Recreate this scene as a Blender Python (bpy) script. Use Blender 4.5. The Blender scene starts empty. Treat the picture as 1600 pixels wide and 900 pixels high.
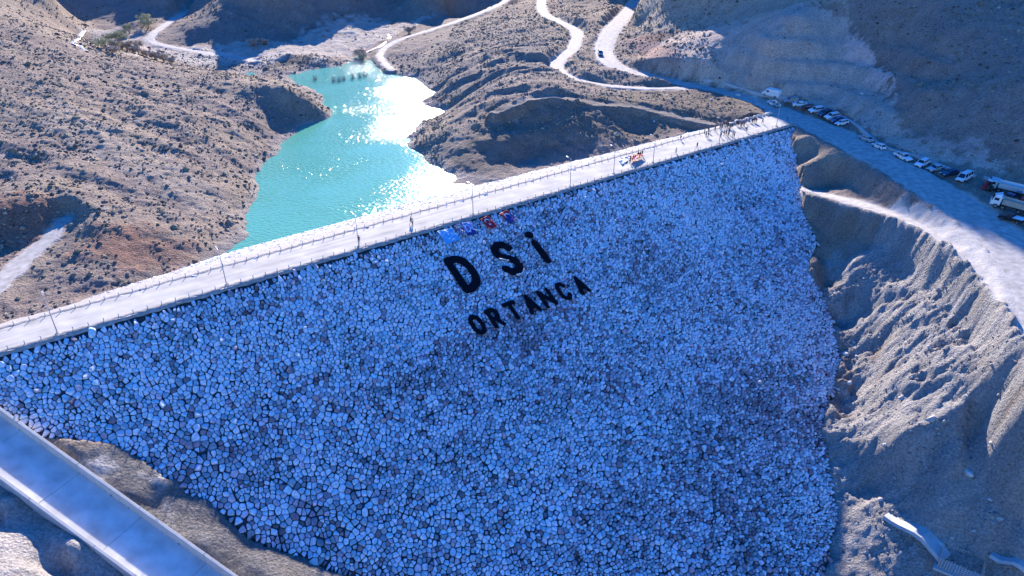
import bpy, bmesh, math, random, time
import numpy as np
from mathutils import Vector, Matrix, geometry
T0=time.time()
sc=bpy.context.scene; C=sc.collection
R=math.radians
# ------------------------------------------------------------------ camera, sky, sun, exposure
cam=bpy.data.cameras.new('camera'); camo=bpy.data.objects.new('camera',cam); C.objects.link(camo)
camo.location=(0,0,65); camo.rotation_euler=(R(60),0,0)
cam.sensor_width=36; cam.lens=24.75; cam.clip_start=0.5; cam.clip_end=20000
sc.camera=camo
SUN_EL=22.5; SUN_AZ=-3.0            # azimuth measured from +Y towards +X
w=bpy.data.worlds.new('World'); sc.world=w; w.use_nodes=True
nt=w.node_tree; bg=nt.nodes['Background']
sky=nt.nodes.new('ShaderNodeTexSky'); sky.sky_type='NISHITA'; sky.sun_disc=False
sky.sun_elevation=R(SUN_EL); sky.sun_rotation=R(SUN_AZ); sky.air_density=1.6; sky.dust_density=0.25; sky.ozone_density=5.0; sky.altitude=1800
hs=nt.nodes.new('ShaderNodeHueSaturation'); hs.inputs['Saturation'].default_value=1.33; hs.inputs['Hue'].default_value=.522
nt.links.new(sky.outputs[0],hs.inputs['Color']); nt.links.new(hs.outputs[0],bg.inputs['Color']); bg.inputs['Strength'].default_value=0.13
sl=bpy.data.lights.new('sun','SUN'); sl.energy=4.6; sl.angle=R(0.53); sl.color=(1.0,0.88,0.76)
so=bpy.data.objects.new('sun',sl); C.objects.link(so)
sv=Vector((math.sin(R(SUN_AZ))*math.cos(R(SUN_EL)),math.cos(R(SUN_AZ))*math.cos(R(SUN_EL)),math.sin(R(SUN_EL))))
so.rotation_euler=sv.to_track_quat('Z','Y').to_euler()
vs=sc.view_settings; vs.view_transform='Standard'; vs.look='None'; vs.gamma=1; vs.use_curve_mapping=False; vs.exposure=1.48
sc.render.engine='CYCLES'
# ------------------------------------------------------------------ survey: sight lines of the drone, turned into world points at a known height
TH=R(30); FP=1100.; HC=65.
def P(px,py,z):
    u=px-800.; v=py-450.
    d=(u,FP*math.cos(TH)-v*math.sin(TH),-(FP*math.sin(TH)+v*math.cos(TH)))
    t=(z-HC)/d[2]; return (d[0]*t,d[1]*t,z)
A0=np.array(P(0,552,0)[:2]); B0=np.array(P(1200,205,0)[:2]); cd=(B0-A0)/np.linalg.norm(B0-A0); nd=np.array([cd[1],-cd[0]])
SL=0.5            # downstream slope
CW=8.3            # crest width
US=0.33           # upstream slope
def UW(u,w,z): return (A0[0]+cd[0]*u+nd[0]*w, A0[1]+cd[1]*u+nd[1]*w, z)
def touw(x,y): return ((x-A0[0])*cd[0]+(y-A0[1])*cd[1], (x-A0[0])*nd[0]+(y-A0[1])*nd[1])
def F(px,py,off=0.):
    u=px-800.; v=py-450.
    d=(u,FP*math.cos(TH)-v*math.sin(TH),-(FP*math.sin(TH)+v*math.cos(TH)))
    w0=-(A0@nd); wa=d[0]*nd[0]+d[1]*nd[1]
    t=(-SL*w0+off-HC)/(d[2]+SL*wa); return (d[0]*t,d[1]*t,HC+d[2]*t)
# ------------------------------------------------------------------ helpers
def tag(o,label=None,cat=None,group=None,kind=None):
    if label:o['label']=label
    if cat:o['category']=cat
    if group:o['group']=group
    if kind:o['kind']=kind
    return o
def empty(name,loc=(0,0,0),rz=0,label=None,cat=None,group=None):
    o=bpy.data.objects.new(name,None); C.objects.link(o); o.location=loc; o.rotation_euler=(0,0,rz); o.empty_display_size=.5
    return tag(o,label,cat,group)
def link(name,me,parent=None):
    o=bpy.data.objects.new(name,me); C.objects.link(o)
    if parent:o.parent=parent
    return o
def npmesh(name,V,faces_flat,counts,mats=(),smooth=False,mi=None):
    me=bpy.data.meshes.new(name); V=np.asarray(V,dtype=np.float32)
    me.vertices.add(len(V)); me.vertices.foreach_set('co',V.ravel())
    ff=np.asarray(faces_flat,dtype=np.int32).ravel(); ct=np.asarray(counts,dtype=np.int32)
    me.loops.add(len(ff)); me.loops.foreach_set('vertex_index',ff)
    st=np.concatenate([[0],np.cumsum(ct)[:-1]]).astype(np.int32)
    me.polygons.add(len(ct)); me.polygons.foreach_set('loop_start',st); me.polygons.foreach_set('loop_total',ct)
    if mi is not None: me.polygons.foreach_set('material_index',np.asarray(mi,dtype=np.int32))
    me.polygons.foreach_set('use_smooth',np.full(len(ct),smooth))
    me.update(calc_edges=True); me.validate()
    for m in mats: me.materials.append(m)
    return me
class MB:
    def __init__(s): s.v=[]; s.f=[]; s.m=[]
    def add(s,vs,fs,mi=0):
        b=len(s.v); s.v+= [tuple(q) for q in vs]; s.f+=[tuple(b+i for i in f) for f in fs]; s.m+=[mi]*len(fs); return s
    def box(s,c,d,rz=0,mi=0,taper=(1,1),M=None):
        x,y,z=d[0]/2,d[1]/2,d[2]/2; vs=[]
        for dz in (-1,1):
            tx,ty=(1,1) if dz<0 else taper
            for dx,dy in ((-1,-1),(1,-1),(1,1),(-1,1)):
                px,py,pz=dx*x*tx,dy*y*ty,dz*z
                if rz: px,py=px*math.cos(rz)-py*math.sin(rz),px*math.sin(rz)+py*math.cos(rz)
                q=Vector((px+c[0],py+c[1],pz+c[2]));  vs.append(M@q if M else q)
        return s.add(vs,[(0,3,2,1),(4,5,6,7),(0,1,5,4),(1,2,6,5),(2,3,7,6),(3,0,4,7)],mi)
    def tube(s,a,b,r0,r1=None,n=6,mi=0,cap=True):
        a=Vector(a);b=Vector(b);r1=r0 if r1 is None else r1
        d=(b-a).normalized(); x=d.orthogonal().normalized(); y=d.cross(x); vs=[]
        for p,r in ((a,r0),(b,r1)):
            for i in range(n):
                t=2*math.pi*i/n; vs.append(p+x*(r*math.cos(t))+y*(r*math.sin(t)))
        fs=[(i,(i+1)%n,n+(i+1)%n,n+i) for i in range(n)]
        if cap: fs+=[tuple(range(n))[::-1],tuple(range(n,2*n))]
        return s.add(vs,fs,mi)
    def prism(s,prof,y0,y1,mi=0):   # profile in x,z extruded along y
        n=len(prof); vs=[(p[0],y0,p[1]) for p in prof]+[(p[0],y1,p[1]) for p in prof]
        return s.add(vs,[tuple(range(n)),tuple(range(n,2*n))[::-1]]+[(i,n+i,n+(i+1)%n,(i+1)%n) for i in range(n)],mi)
    def mesh(s,name,mats=(),smooth=False):
        me=bpy.data.meshes.new(name); me.from_pydata(s.v,[],s.f); me.update()
        for m in (mats if isinstance(mats,(list,tuple)) else [mats]): me.materials.append(m)
        me.polygons.foreach_set('material_index',s.m)
        if smooth: me.polygons.foreach_set('use_smooth',[True]*len(s.f))
        bm=bmesh.new(); bm.from_mesh(me); bmesh.ops.recalc_face_normals(bm,faces=bm.faces); bm.to_mesh(me); bm.free()
        return me
    def build(s,name,mats,parent=None,smooth=False): return link(name,s.mesh(name,mats,smooth),parent)
# gradient noise on arrays
_rp=np.random.RandomState(7); _pm=_rp.permutation(4096); _ga=_rp.rand(4096)*2*np.pi; _gx=np.cos(_ga); _gy=np.sin(_ga)
def perlin(x,y,s=0):
    xi=np.floor(x).astype(np.int64); yi=np.floor(y).astype(np.int64); xf=x-xi; yf=y-yi
    def g(ix,iy,dx,dy):
        h=_pm[(_pm[(ix+s*131)&4095]+iy)&4095]; return _gx[h]*dx+_gy[h]*dy
    u=xf*xf*xf*(xf*(xf*6-15)+10); v=yf*yf*yf*(yf*(yf*6-15)+10)
    a=g(xi,yi,xf,yf); b=g(xi+1,yi,xf-1,yf); c=g(xi,yi+1,xf,yf-1); d=g(xi+1,yi+1,xf-1,yf-1)
    return ((a+(b-a)*u)*(1-v)+(c+(d-c)*u)*v)*1.5
def fbm(x,y,o=4,s=0,g=.5):
    r=0;a=1;f=1
    for i in range(o): r=r+a*perlin(x*f,y*f,s+i); a*=g; f*=2.03
    return r
def ridged(x,y,o=3,s=0):
    r=0;a=1;f=1
    for i in range(o): r=r+a*(1-2*np.abs(perlin(x*f,y*f,s+i))); a*=.5; f*=2.07
    return r
def smooth(e0,e1,x):
    t=np.clip((x-e0)/(e1-e0),0,1); return t*t*(3-2*t)
def inpoly(x,y,poly):
    r=np.zeros(np.shape(x),bool); n=len(poly)
    for i in range(n):
        x0,y0=poly[i][:2]; x1,y1=poly[(i+1)%n][:2]
        if y0==y1: continue
        c=((y0>y)!=(y1>y))&(x<(x1-x0)*(y-y0)/(y1-y0)+x0); r^=c
    return r
def seg(x,y,pts):       # distance to a polyline, interpolated third and fourth coordinate
    best=np.full(np.shape(x),1e9); val=np.zeros(np.shape(x)); val2=np.zeros(np.shape(x))
    for a,b in zip(pts[:-1],pts[1:]):
        dx=b[0]-a[0]; dy=b[1]-a[1]; L=dx*dx+dy*dy+1e-9
        t=np.clip(((x-a[0])*dx+(y-a[1])*dy)/L,0,1); d=np.hypot(x-a[0]-t*dx,y-a[1]-t*dy); m=d<best
        best=np.where(m,d,best); val=np.where(m,a[2]+t*(b[2]-a[2]),val)
        if len(a)>3: val2=np.where(m,a[3]+t*(b[3]-a[3]),val2)
    return best,val,val2
def catmull(pts,n=6):
    out=[]; q=[pts[0]]+list(pts)+[pts[-1]]
    for i in range(1,len(q)-2):
        for k in range(n):
            t=k/n; out.append(tuple(.5*((2*b)+(-a+c)*t+(2*a-5*b+4*c-d)*t*t+(-a+3*b-3*c+d)*t**3) for a,b,c,d in zip(q[i-1],q[i],q[i+1],q[i+2])))
    out.append(tuple(pts[-1])); return out
# ------------------------------------------------------------------ materials
def mat(name,col,rough=.8,metal=0,spec=None,bump=None,var=0,varscale=3.,attr=None):
    m=bpy.data.materials.new(name); m.use_nodes=True; t=m.node_tree; b=t.nodes['Principled BSDF']
    b.inputs['Base Color'].default_value=(*col,1); b.inputs['Roughness'].default_value=rough; b.inputs['Metallic'].default_value=metal
    if spec is not None: b.inputs['Specular IOR Level'].default_value=spec
    if var or bump:
        tc=t.nodes.new('ShaderNodeTexCoord'); nz=t.nodes.new('ShaderNodeTexNoise'); nz.inputs['Scale'].default_value=varscale; nz.inputs['Detail'].default_value=6
        t.links.new(tc.outputs['Object'],nz.inputs['Vector'])
        if var:
            mr=t.nodes.new('ShaderNodeMapRange'); mr.inputs[1].default_value=.3; mr.inputs[2].default_value=.7; mr.inputs[3].default_value=1-var; mr.inputs[4].default_value=1+var
            mx=t.nodes.new('ShaderNodeMix'); mx.data_type='RGBA'; mx.blend_type='MULTIPLY'; mx.inputs[0].default_value=1
            mx.inputs[6].default_value=(*col,1); t.links.new(nz.outputs[0],mr.inputs[0]); t.links.new(mr.outputs[0],mx.inputs[7]); t.links.new(mx.outputs[2],b.inputs['Base Color'])
        if bump:
            bp=t.nodes.new('ShaderNodeBump'); bp.inputs['Strength'].default_value=bump; bp.inputs['Distance'].default_value=.1
            t.links.new(nz.outputs[0],bp.inputs['Height']); t.links.new(bp.outputs[0],b.inputs['Normal'])
    return m
def nodes(m): return m.node_tree,m.node_tree.nodes,m.node_tree.links
def nnode(t,k,**kw):
    n=t.nodes.new(k)
    for a,b in kw.items(): setattr(n,a,b)
    return n
# ------------------------------------------------------------------ terrain: surveyed spot heights
px3=[]   # (px,py,z)
def S(*a): px3.extend(a)
# lake shore and bed
S((375,372,-6),(385,345,-6),(400,290,-6),(430,225,-6),(468,198,-6),(503,165,-6),(400,117,-6),(340,110,-5.5),(455,118,-6),(500,108,-6),(545,88,-6),(585,96,-6),
  (615,115,-6),(650,125,-6),(690,145,-6),(702,180,-6),(648,226,-6),(690,268,-6),(722,284,-6),
  (430,300,-10),(500,250,-10),(560,200,-10),(620,180,-9),(600,280,-10),(540,150,-9),(480,320,-10),(640,260,-9),(500,130,-8),(560,105,-7.2))
# left hill
S((0,22,22),(60,55,18),(120,76,13),(180,92,9),(240,102,7),(300,110,4),(0,100,15),(0,180,10),(0,250,6),(0,290,4.5),(100,120,11.5),(100,180,8.5),(100,250,5),(200,130,7.5),
  (200,200,5),(200,260,2.5),(300,150,4),(300,200,3),(300,260,1),(380,190,0.5),(420,180,-1),(350,240,-1),(350,300,-2.8),(300,320,-1.8),(250,330,-.6),(200,310,1.2),
  (340,118,5.2),(400,129,5.5),(440,140,4.2),(475,152,1),(350,148,2.6),(400,160,1.4),(440,172,-1.2),(480,186,-4.8))
# ground by the crest's left end
S((0,330,4.2),(60,320,4),(130,320,3.2),(0,385,-.5),(60,365,.2),(0,440,-1.3),(50,400,-1),(100,352,.6),(120,395,-.6),(150,345,2),(200,360,.3),(160,420,-1.6),(60,450,-1.8),
  (260,360,-1.5),(300,375,-3.2),(230,400,-2.5),(0,490,-1.8),(100,470,-1.8),(340,372,-5),(310,396,-4.6))
# far valley floor
S((128,60,0),(150,45,.5),(160,70,0),(210,75,-1),(250,85,-1.8),(300,92,-3),(350,92,-4),(400,90,-4.5),(440,100,-5),(330,80,-3),(250,60,-.5),(420,75,-3.5),(480,80,-4.2),(530,70,-4.5),(560,50,-3),(600,40,-2.6),(640,30,-2),(700,12,-.5),(760,0,1),(590,72,-4.6),(470,60,-3.5),(500,92,-3.5),(450,85,-2),(430,108,-4.2))
# far hills behind the valley
S((40,8,8),(100,0,10.5),(40,-5,12),(110,38,1),(60,-30,24),(110,30,6.5),(150,20,4.5),(190,28,3),(200,0,9),(215,35,2.5),(250,20,4),(255,-10,9),(290,28,.8),(320,5,2.2),(240,40,.5),
  (280,52,.2),(310,40,4),(400,0,12.5),(300,68,-2),(400,66,-2.2),(480,55,-2),(350,20,8),(450,20,6.5),(500,0,10),(560,10,5),(600,25,-.5),(620,5,2),(400,-60,30),(520,-50,24),(330,-40,16),(640,-30,8))
# middle hill with spurs, right of the inflow
S((620,70,-2.5),(640,95,-3.5),(590,90,-5),(700,45,-.5),(780,10,3),(820,5,6),(760,45,4),(700,80,1.5),(660,108,-3),(800,40,6.5),(850,45,7),(880,70,6),(840,80,6.5),(780,85,5.6),(740,110,2.5),(700,128,-1.5),
  (860,110,6.5),(800,120,6),(750,145,2.6),(715,165,-1.5),(860,140,7.6),(820,140,6.8),(780,165,4.6),(730,190,1.2),(700,210,-1.5),(665,224,-4),(870,155,5.6),(800,185,1.8),(700,212,-1.8),(750,190,1.6),(720,250,-4),(760,238,-2.4),(800,225,-1.2),
  (820,205,.1),(900,200,.5),(870,225,-2.4),(870,190,1.6),(720,272,-5.6),(820,250,-5.2),(950,190,.8),(920,225,-2.6),(1000,180,.2),(1000,205,-2.4),(1060,190,-1),(1100,205,-3.2),(940,162,3.8),(1000,167,1.9),(1060,178,.5),(1110,192,-1.2),(1150,200,-2.2),(1150,185,-.6))
# saddle between the tracks
S((930,145,4.2),(1000,150,2.4),(1060,150,1.8),(1100,165,1.0),(1150,170,.6),(1180,180,.2),(920,110,5.2),(960,125,3.6),(900,90,6),(915,60,8),(900,30,9.5),(930,20,10.5),(960,10,11),(1080,143,1.8),(905,-10,12),(870,20,9),(880,-30,13))
# right mountain
S((1000,40,10.5),(1010,85,6),(1040,110,6),(990,70,7),(1040,70,11),(1100,100,8.5),(1100,60,14),(1060,20,18),(1100,10,21),(1170,5,24.5),(1200,60,18.5),(1200,110,9),(1200,138,3),(1150,128,3.4),(1250,20,26),(1300,60,18.5),(1300,0,29),
  (1300,110,10.5),(1280,150,3.5),(1400,0,31),(1400,70,19.5),(1400,130,11),(1380,170,5.5),(1340,165,4.5),(1330,185,1.2),(1400,210,1.5),(1440,195,5),(1500,40,27),(1500,110,17),(1500,180,9),(1500,230,3),(1470,250,.4),(1540,270,.2),(1600,250,2.5),(1600,290,-1),
  (1600,0,33),(1600,70,24.5),(1600,130,17.5),(1600,190,10),(1560,230,4.5),(1450,140,13),(1420,95,17))
# road level, plaza, yard
S((1240,192,0),(1220,210,-.2),(1260,215,-.2),(1300,235,-.8),(1350,225,-.6),(1420,262,-1),(1500,292,-1.4),(1580,330,-2),(1560,360,-2.2),(1470,315,-1.6),(1600,400,-2.8))
# bank below the road and the sunlit haul track
S((1265,255,-4),(1310,260,-3.8),(1300,285,-8),(1370,275,-3.4),(1360,305,-7),(1430,305,-2.2),(1420,325,-4.6),(1255,290,-9),(1262,300,-9.4),(1310,308,-8),(1370,325,-6.4),(1440,345,-5),(1500,385,-4.6),(1550,430,-5),(1590,490,-6.4),(1480,345,-2.6),(1540,385,-3.2),(1600,450,-4.6))
# dug ground right of the dam
S((1290,345,-14),(1340,360,-12.5),(1400,380,-11),(1300,385,-17.5),(1340,395,-15.5),(1285,410,-20.5),(1295,430,-22),(1330,420,-17.8),(1370,410,-15),(1450,390,-8.6),(1500,430,-9),(1550,470,-8.6),(1450,440,-12.5),(1400,440,-16),(1500,490,-12),(1560,510,-10.2),
  (1370,455,-18.4),(1330,452,-20.5),(1290,450,-24),(1440,470,-15),(1480,490,-13.2),(1400,500,-19.5),(1440,520,-17),(1330,500,-26.5),(1315,480,-26),(1375,545,-25.8),(1340,570,-30),(1322,580,-31),(1400,530,-21.5),
  (1345,600,-31),(1310,620,-33.6),(1400,600,-23.5),(1450,570,-18.5),(1500,560,-14.5),(1560,560,-12.6),(1600,540,-10.5),(1500,610,-17.5),(1560,610,-15),(1600,600,-13),(1330,650,-34.4),(1380,650,-28),(1440,650,-23),(1480,650,-20.5),
  (1340,695,-33.5),(1400,700,-28.4),(1450,715,-27.5),(1485,730,-26.4),(1490,690,-23.4),(1500,640,-19.3),(1530,635,-18.4),(1600,650,-16.4),(1550,672,-23),(1520,705,-26.4),(1570,715,-26),(1600,740,-24.6),(1500,750,-28),(1560,770,-28),(1600,790,-27.6),
  (1310,720,-37),(1340,740,-37.2),(1330,775,-39.6),(1380,770,-37),(1430,790,-35),(1380,735,-33.6),(1480,800,-32.4),(1540,820,-31.6),(1600,850,-31),(1440,845,-38),(1500,880,-38.4),(1500,850,-36.4),(1560,880,-36),
  (1340,800,-39.8),(1370,830,-39.6),(1420,860,-39.4),(1340,860,-41.8),(1400,895,-41.5),(1460,895,-40.6),(1560,960,-42),(1400,960,-44),(1700,960,-38),(1700,800,-27),(1700,700,-18))
S(( 1420,1050,-48),(1250,960,-48),(1100,1000,-49),(900,1050,-45),(700,1010,-36),(560,930,-27.5))
# left of the dam: berm and chute surroundings
S((110,700,-8.6),(160,700,-9.6),(200,715,-11),(250,745,-13.2),(300,785,-15.8),(350,820,-18.3),(400,850,-20.6),(460,875,-22.6),(510,893,-24.5),(300,850,-16.6),(400,890,-20.5),(230,780,-13.6),(170,740,-11.2),(420,960,-24),(480,1000,-28))
pts=[P(*q) for q in px3]
# left bank of the chute: given after the chute line is known
ch0=P(0,637,-3.6); ch1=P(370,900,-19.0)
chd=np.array([ch1[0]-ch0[0],ch1[1]-ch0[1]]); chl=np.linalg.norm(chd); chd=chd/chl; chn=np.array([chd[1],-chd[0]]); chs=(ch1[2]-ch0[2])/chl
CHW=7.6; CHH=1.6
def CH(s,t,z=0): # along the chute, across (towards its left bank), above the wall top line
    return (ch0[0]+chd[0]*s+chn[0]*t, ch0[1]+chd[1]*s+chn[1]*t, ch0[2]+chs*s+z)
for s in (-30,-15,0,12,24,36,48,60):
    pts.append(CH(s,-1.2,-.9)); pts.append(CH(s,CHW+2.4,-2.5)); pts.append(CH(s,CHW+3.8,-2.7)); pts.append(CH(s,CHW/2,-CHH-1.2))
for s,t,z in ((-10,14,-2.2),(0,14,-1.2),(12,14,-.4),(24,14,.4),(36,14,1.2),(48,14,2),(0,20,.2),(14,20,1.2),(28,22,2.5),(45,20,3.5)): pts.append(CH(s,t,z))
# world points beyond the picture; unseen mountain and ridges raised to cast shade inward
for x,y,z in ((-110,80,-1),(-140,110,2),(-200,140,14),(-260,200,32),(-250,90,20),(-180,40,8),(-240,330,26),(-300,420,45),(-200,420,20),(-160,480,36),(-120,480,39),(-80,480,36),(-45,480,26),(-240,520,58),(-290,520,64),(-160,560,70),(-60,560,52),(0,520,22),(-40,450,12),(30,470,18),(-90,60,-6),(-120,30,-6),(-60,20,-24),
  (0,10,-48),(60,20,-52),(110,30,-42),(160,60,-25),(160,110,-8),(170,150,2),(150,130,-5),(130,100,-10),(140,80,-18),
  (72,390,20),(60,420,19),(78,325,43),(84,325,52),(92,325,60),(50,500,28),(105,345,62),(82,345,40),(88,400,84),(78,400,56),(107,400,104),(110,450,134),(84,460,118),(60,500,62),(66,500,102),(69,500,118),(73,500,126),(78,500,136),(84,500,148),(90,500,158),(98,500,170),(110,500,184),(150,400,116),(150,330,76),(200,400,150),(190,300,78),(200,240,52),(230,200,42),(190,190,28),(260,320,110),(300,450,180),(150,520,170),(210,560,200),(60,600,60),(90,560,120),
  (-400,0,30),(-400,500,90),(-200,800,110),(0,900,90),(200,900,220),(500,500,240),(500,100,90),(400,-200,0),(0,-300,-60),(-300,-300,0),(-1500,0,150),(1500,0,260),(0,2500,260),(1500,2500,300),(-1500,2500,260),(0,-1800,-40),(4000,4000,300),(-4000,4000,300),(4000,-4000,200),(-4000,-4000,100)): pts.append((x,y,z))
# crest abutments and dam outline (u,w) so that natural ground meets the fill
outline=[(-16,.4),(-12,8),(-6,8.5),(-2,9.4),(3.7,16.6),(12,21.3),(17.9,31.1),(23.6,40.6),(32.2,50),(45,66),(60,80),(80,90),(98,91),(108.2,86.7),(119.7,81.3),(124,76),(128.2,71.9),(131,69),(135.7,66.4),(143,63.5),(150.8,59.8),(155,54),(159.2,49),(162,45),(163.1,41),(168,38),(174.3,34.7),(177,30),(180.1,25.8),(185,21),(189.8,17.1),(193,13),(196.8,9.2),(203,4),(208,1.9),(209,.4)]
rn=random.Random(3)
def dense(poly,st=2.2,j=.7):
    o=[]
    for a,b in zip(poly[:-1],poly[1:]):
        n=max(1,int(math.hypot(b[0]-a[0],b[1]-a[1])/st))
        for k in range(n): t=k/n; o.append((a[0]+(b[0]-a[0])*t+rn.uniform(-j,j),a[1]+(b[1]-a[1])*t+rn.uniform(-j,j)))
    return o+[poly[-1]]
faceP=dense(outline)
faceW=[UW(u,w,0)[:2] for u,w in faceP]
for u,w in outline[1:-1]: pts.append(UW(u+ (1.0 if u>100 else -.5),w+.8,-SL*w-.1))
for u in (-16,-8,0,8): pts.append(UW(u,-CW-3,-1.6))
for u in (205,200): pts.append(UW(u,-CW-2,-.6))
for u in (20,60): pts.append(UW(u,-CW-34,-10.5))
for u,w,z in ((100,-28.5,-6.4),(115,-26.5,-5.6),(130,-24.5,-5),(147,-22.5,-4.2),(163,-20.8,-3.3),(178,-18.5,-2.5),(192,-16.2,-1.8)): pts.append(UW(u,w,z))
pts=np.array(pts)
# merge points that fall on nearly the same place
keep=[]
for i,p in enumerate(pts):
    if all((p[0]-pts[j][0])**2+(p[1]-pts[j][1])**2>1.2 for j in keep): keep.append(i)
pts=pts[keep]
n_=len(pts); D=np.hypot(pts[:,0][:,None]-pts[:,0],pts[:,1][:,None]-pts[:,1])
M=np.zeros((n_+3,n_+3)); M[:n_,:n_]=-D-np.eye(n_)*1.0; M[:n_,n_]=1; M[n_,:n_]=1; M[:n_,n_+1:]=pts[:,:2]; M[n_+1:,:n_]=pts[:,:2].T
rb=np.linalg.solve(M,np.concatenate([pts[:,2],[0,0,0]]))
def base(x,y):
    x=np.asarray(x,float); sh=x.shape; x=x.ravel(); y=np.asarray(y,float).ravel(); out=np.empty(len(x))
    for i in range(0,len(x),20000):
        a=x[i:i+20000]; b=y[i:i+20000]
        out[i:i+20000]=-np.sqrt((a[:,None]-pts[:,0])**2+(b[:,None]-pts[:,1])**2+1.5)@rb[:n_]+rb[n_]+rb[n_+1]*a+rb[n_+2]*b
    return out.reshape(sh)
# grid lines, finer where the camera is near
def lines(lo,hi,st,g,far):
    a=list(np.arange(lo,hi,st)); s=st; x=a[-1]
    while x<far: s*=g; x+=s; a.append(x)
    s=st; x=lo; b=[]
    while x>-far: s*=g; x-=s; b.append(x)
    return np.array(b[::-1]+a)
gx=lines(-150,150,.42,1.035,6000)
ys=[45.]
while ys[-1]<400: ys.append(ys[-1]+max(.42,.0022*ys[-1]))
gy=np.concatenate([lines(45,46,.42,1.06,6000)[:0],ys]); 
s=.42;b=[];yy=45.
while yy>-6000: s*=1.12; yy-=s; b.append(yy)
s=.9;t=[];yy=ys[-1]
while yy<7000: s*=1.045; yy+=s; t.append(yy)
gy=np.concatenate([b[::-1],ys,t])
X,Y=np.meshgrid(gx,gy)
# base evaluated on a thinner grid is enough for smooth kernel: evaluate exactly near, it is cheap
Z=base(X,Y)
print('terrain grid',X.shape,'rbf',time.time()-T0)
u_,w_=touw(X,Y)
# ---- roads and tracks: (px,py,z,width)
def road(pp): return catmull([P(a,b,c)+(wd,) for a,b,c,wd in pp],5)
roads={
'dirt_road':road([(1020,-45,15,7),(1003,-15,13,7),(985,15,10.5,7.5),(958,45,8,8),(943,75,5.6,8),(955,98,4.5,7.5),(985,112,3.6,6.5),(1015,119,3,5.5),(1100,137,1.5,5.5),(1190,160,.4,7),(1240,183,0,11),(1300,208,-.3,12),(1370,243,-.7,11.5),(1440,284,-1.2,12),(1515,332,-1.9,12),(1575,385,-2.6,11),(1615,440,-3.4,10),(1640,510,-4.4,10),(1680,600,-6,10)]),
'valley_track':road([(850,-20,10,5),(846,8,8.6,5),(852,22,7.8,5),(878,36,6.9,5),(901,50,6.2,5.5),(895,76,5.2,5.5),(871,98,4.3,5.5),(880,116,3.9,5),(925,130,3.3,4.2),(1005,138,2.5,3.5),(1070,137,2,3.5)]),
'shore_track':road([(800,-5,4.5,4),(770,12,2.5,4),(700,38,-.2,3.5),(625,62,-2.8,3.5),(596,80,-4.2,3.2),(598,95,-4.6,3),(612,108,-4.8,3)]),
'left_bank_track':road([(350,-8,3,4),(320,5,2.2,4),(290,20,1.6,4),(262,36,.8,4),(240,52,.2,4),(236,64,-.8,4),(262,72,-1.6,4),(330,84,-3.1,4.5),(400,95,-4.4,4)]),
'hillside_bench':road([(775,176,4.2,2.0),(820,160,5.6,2.2),(870,155,5.5,2.4),(940,163,3.7,2.4),(1000,169,1.7,2.4),(1060,182,0,2.4),(1110,192,-1.1,2.4)]),
'haul_track':road([(1252,295,-9.1,2.2),(1300,307,-8,3.4),(1370,325,-6.3,4.2),(1440,348,-5,5),(1500,385,-4.3,5.5),(1560,440,-4.9,6),(1600,500,-6,6)]),
'foreground_track':road([(-60,500,-2,4.5),(0,440,-1.2,4.5),(40,402,-.9,4),(80,368,-.2,3.2),(103,340,.7,2.4)])}
near=np.abs(X)<400
rd=np.zeros_like(Z); 
def carve(k,blend):
    global Z
    pl=roads[k]; xs=[p[0] for p in pl]; ys_=[p[1] for p in pl]
    i0,i1=np.searchsorted(gx,[min(xs)-20,max(xs)+20]); j0,j1=np.searchsorted(gy,[min(ys_)-20,max(ys_)+20])
    x=X[j0:j1,i0:i1]; y=Y[j0:j1,i0:i1]; d,z,wd=seg(x,y,pl)
    jit=fbm(x/4,y/4,3,40)*.9
    k_=1-smooth(0,blend,d-wd/2-.3+jit*.4)
    Z[j0:j1,i0:i1]=Z[j0:j1,i0:i1]*(1-k_)+(z-.07)*k_
    rd[j0:j1,i0:i1]=np.maximum(rd[j0:j1,i0:i1],(1-smooth(-.3,1.0,d-wd/2+jit))*(.25 if k=='hillside_bench' else .85))
for k,bl in (('valley_track',4),('shore_track',3),('left_bank_track',3),('hillside_bench',2.5),('haul_track',3.5),('foreground_track',3),('dirt_road',4.5)): carve(k,bl)
# ---- yard and plaza levelling next to the crest end
# ---- relief noise by region
dmask=inpoly(X,Y,faceW+[UW(u,w,0)[:2] for u,w in ((209,-9),(206,-14),(192,-15.6),(163,-19.8),(130,-23.5),(100,-27.5),(60,-30),(25,-16),(-2,-8.5),(-18,-8.5))])
lake=(Z<-6.4)&(u_<240)&(w_<-10)
ridgefield=ridged((X*.9+Y*.35)/11,(X*.35-Y*.9)/34,3,11)      # spurs running up and down hill
bench=np.abs(0)
rough=np.ones_like(Z)*.55
rough=np.where((X>88)&(Y<185)&(Y>100),.5,rough); rough=np.where((X<-40)&(w_<-12),.72,rough)                     # stony left hill
digx=P(1420,540,-20); dig=np.exp(-(((X-digx[0])/26)**2+((Y-digx[1])/34)**2)); rough+=dig*1.0
flat=np.clip(rd*1.2,0,1)
n1=fbm(X/17,Y/17,3,1); n2=fbm(X/4.2,Y/4.2,4,5); n3=fbm(X/1.3,Y/1.3,3,9)
far_=smooth(600,1500,np.hypot(X,Y))
amp=(1-flat)
Z=Z+amp*(n1*.9*rough+n2*.34*rough+n3*.20*rough+fbm(X/.55,Y/.55,2,19)*.07*rough)+far_*fbm(X/400,Y/400,4,21)*70
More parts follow.
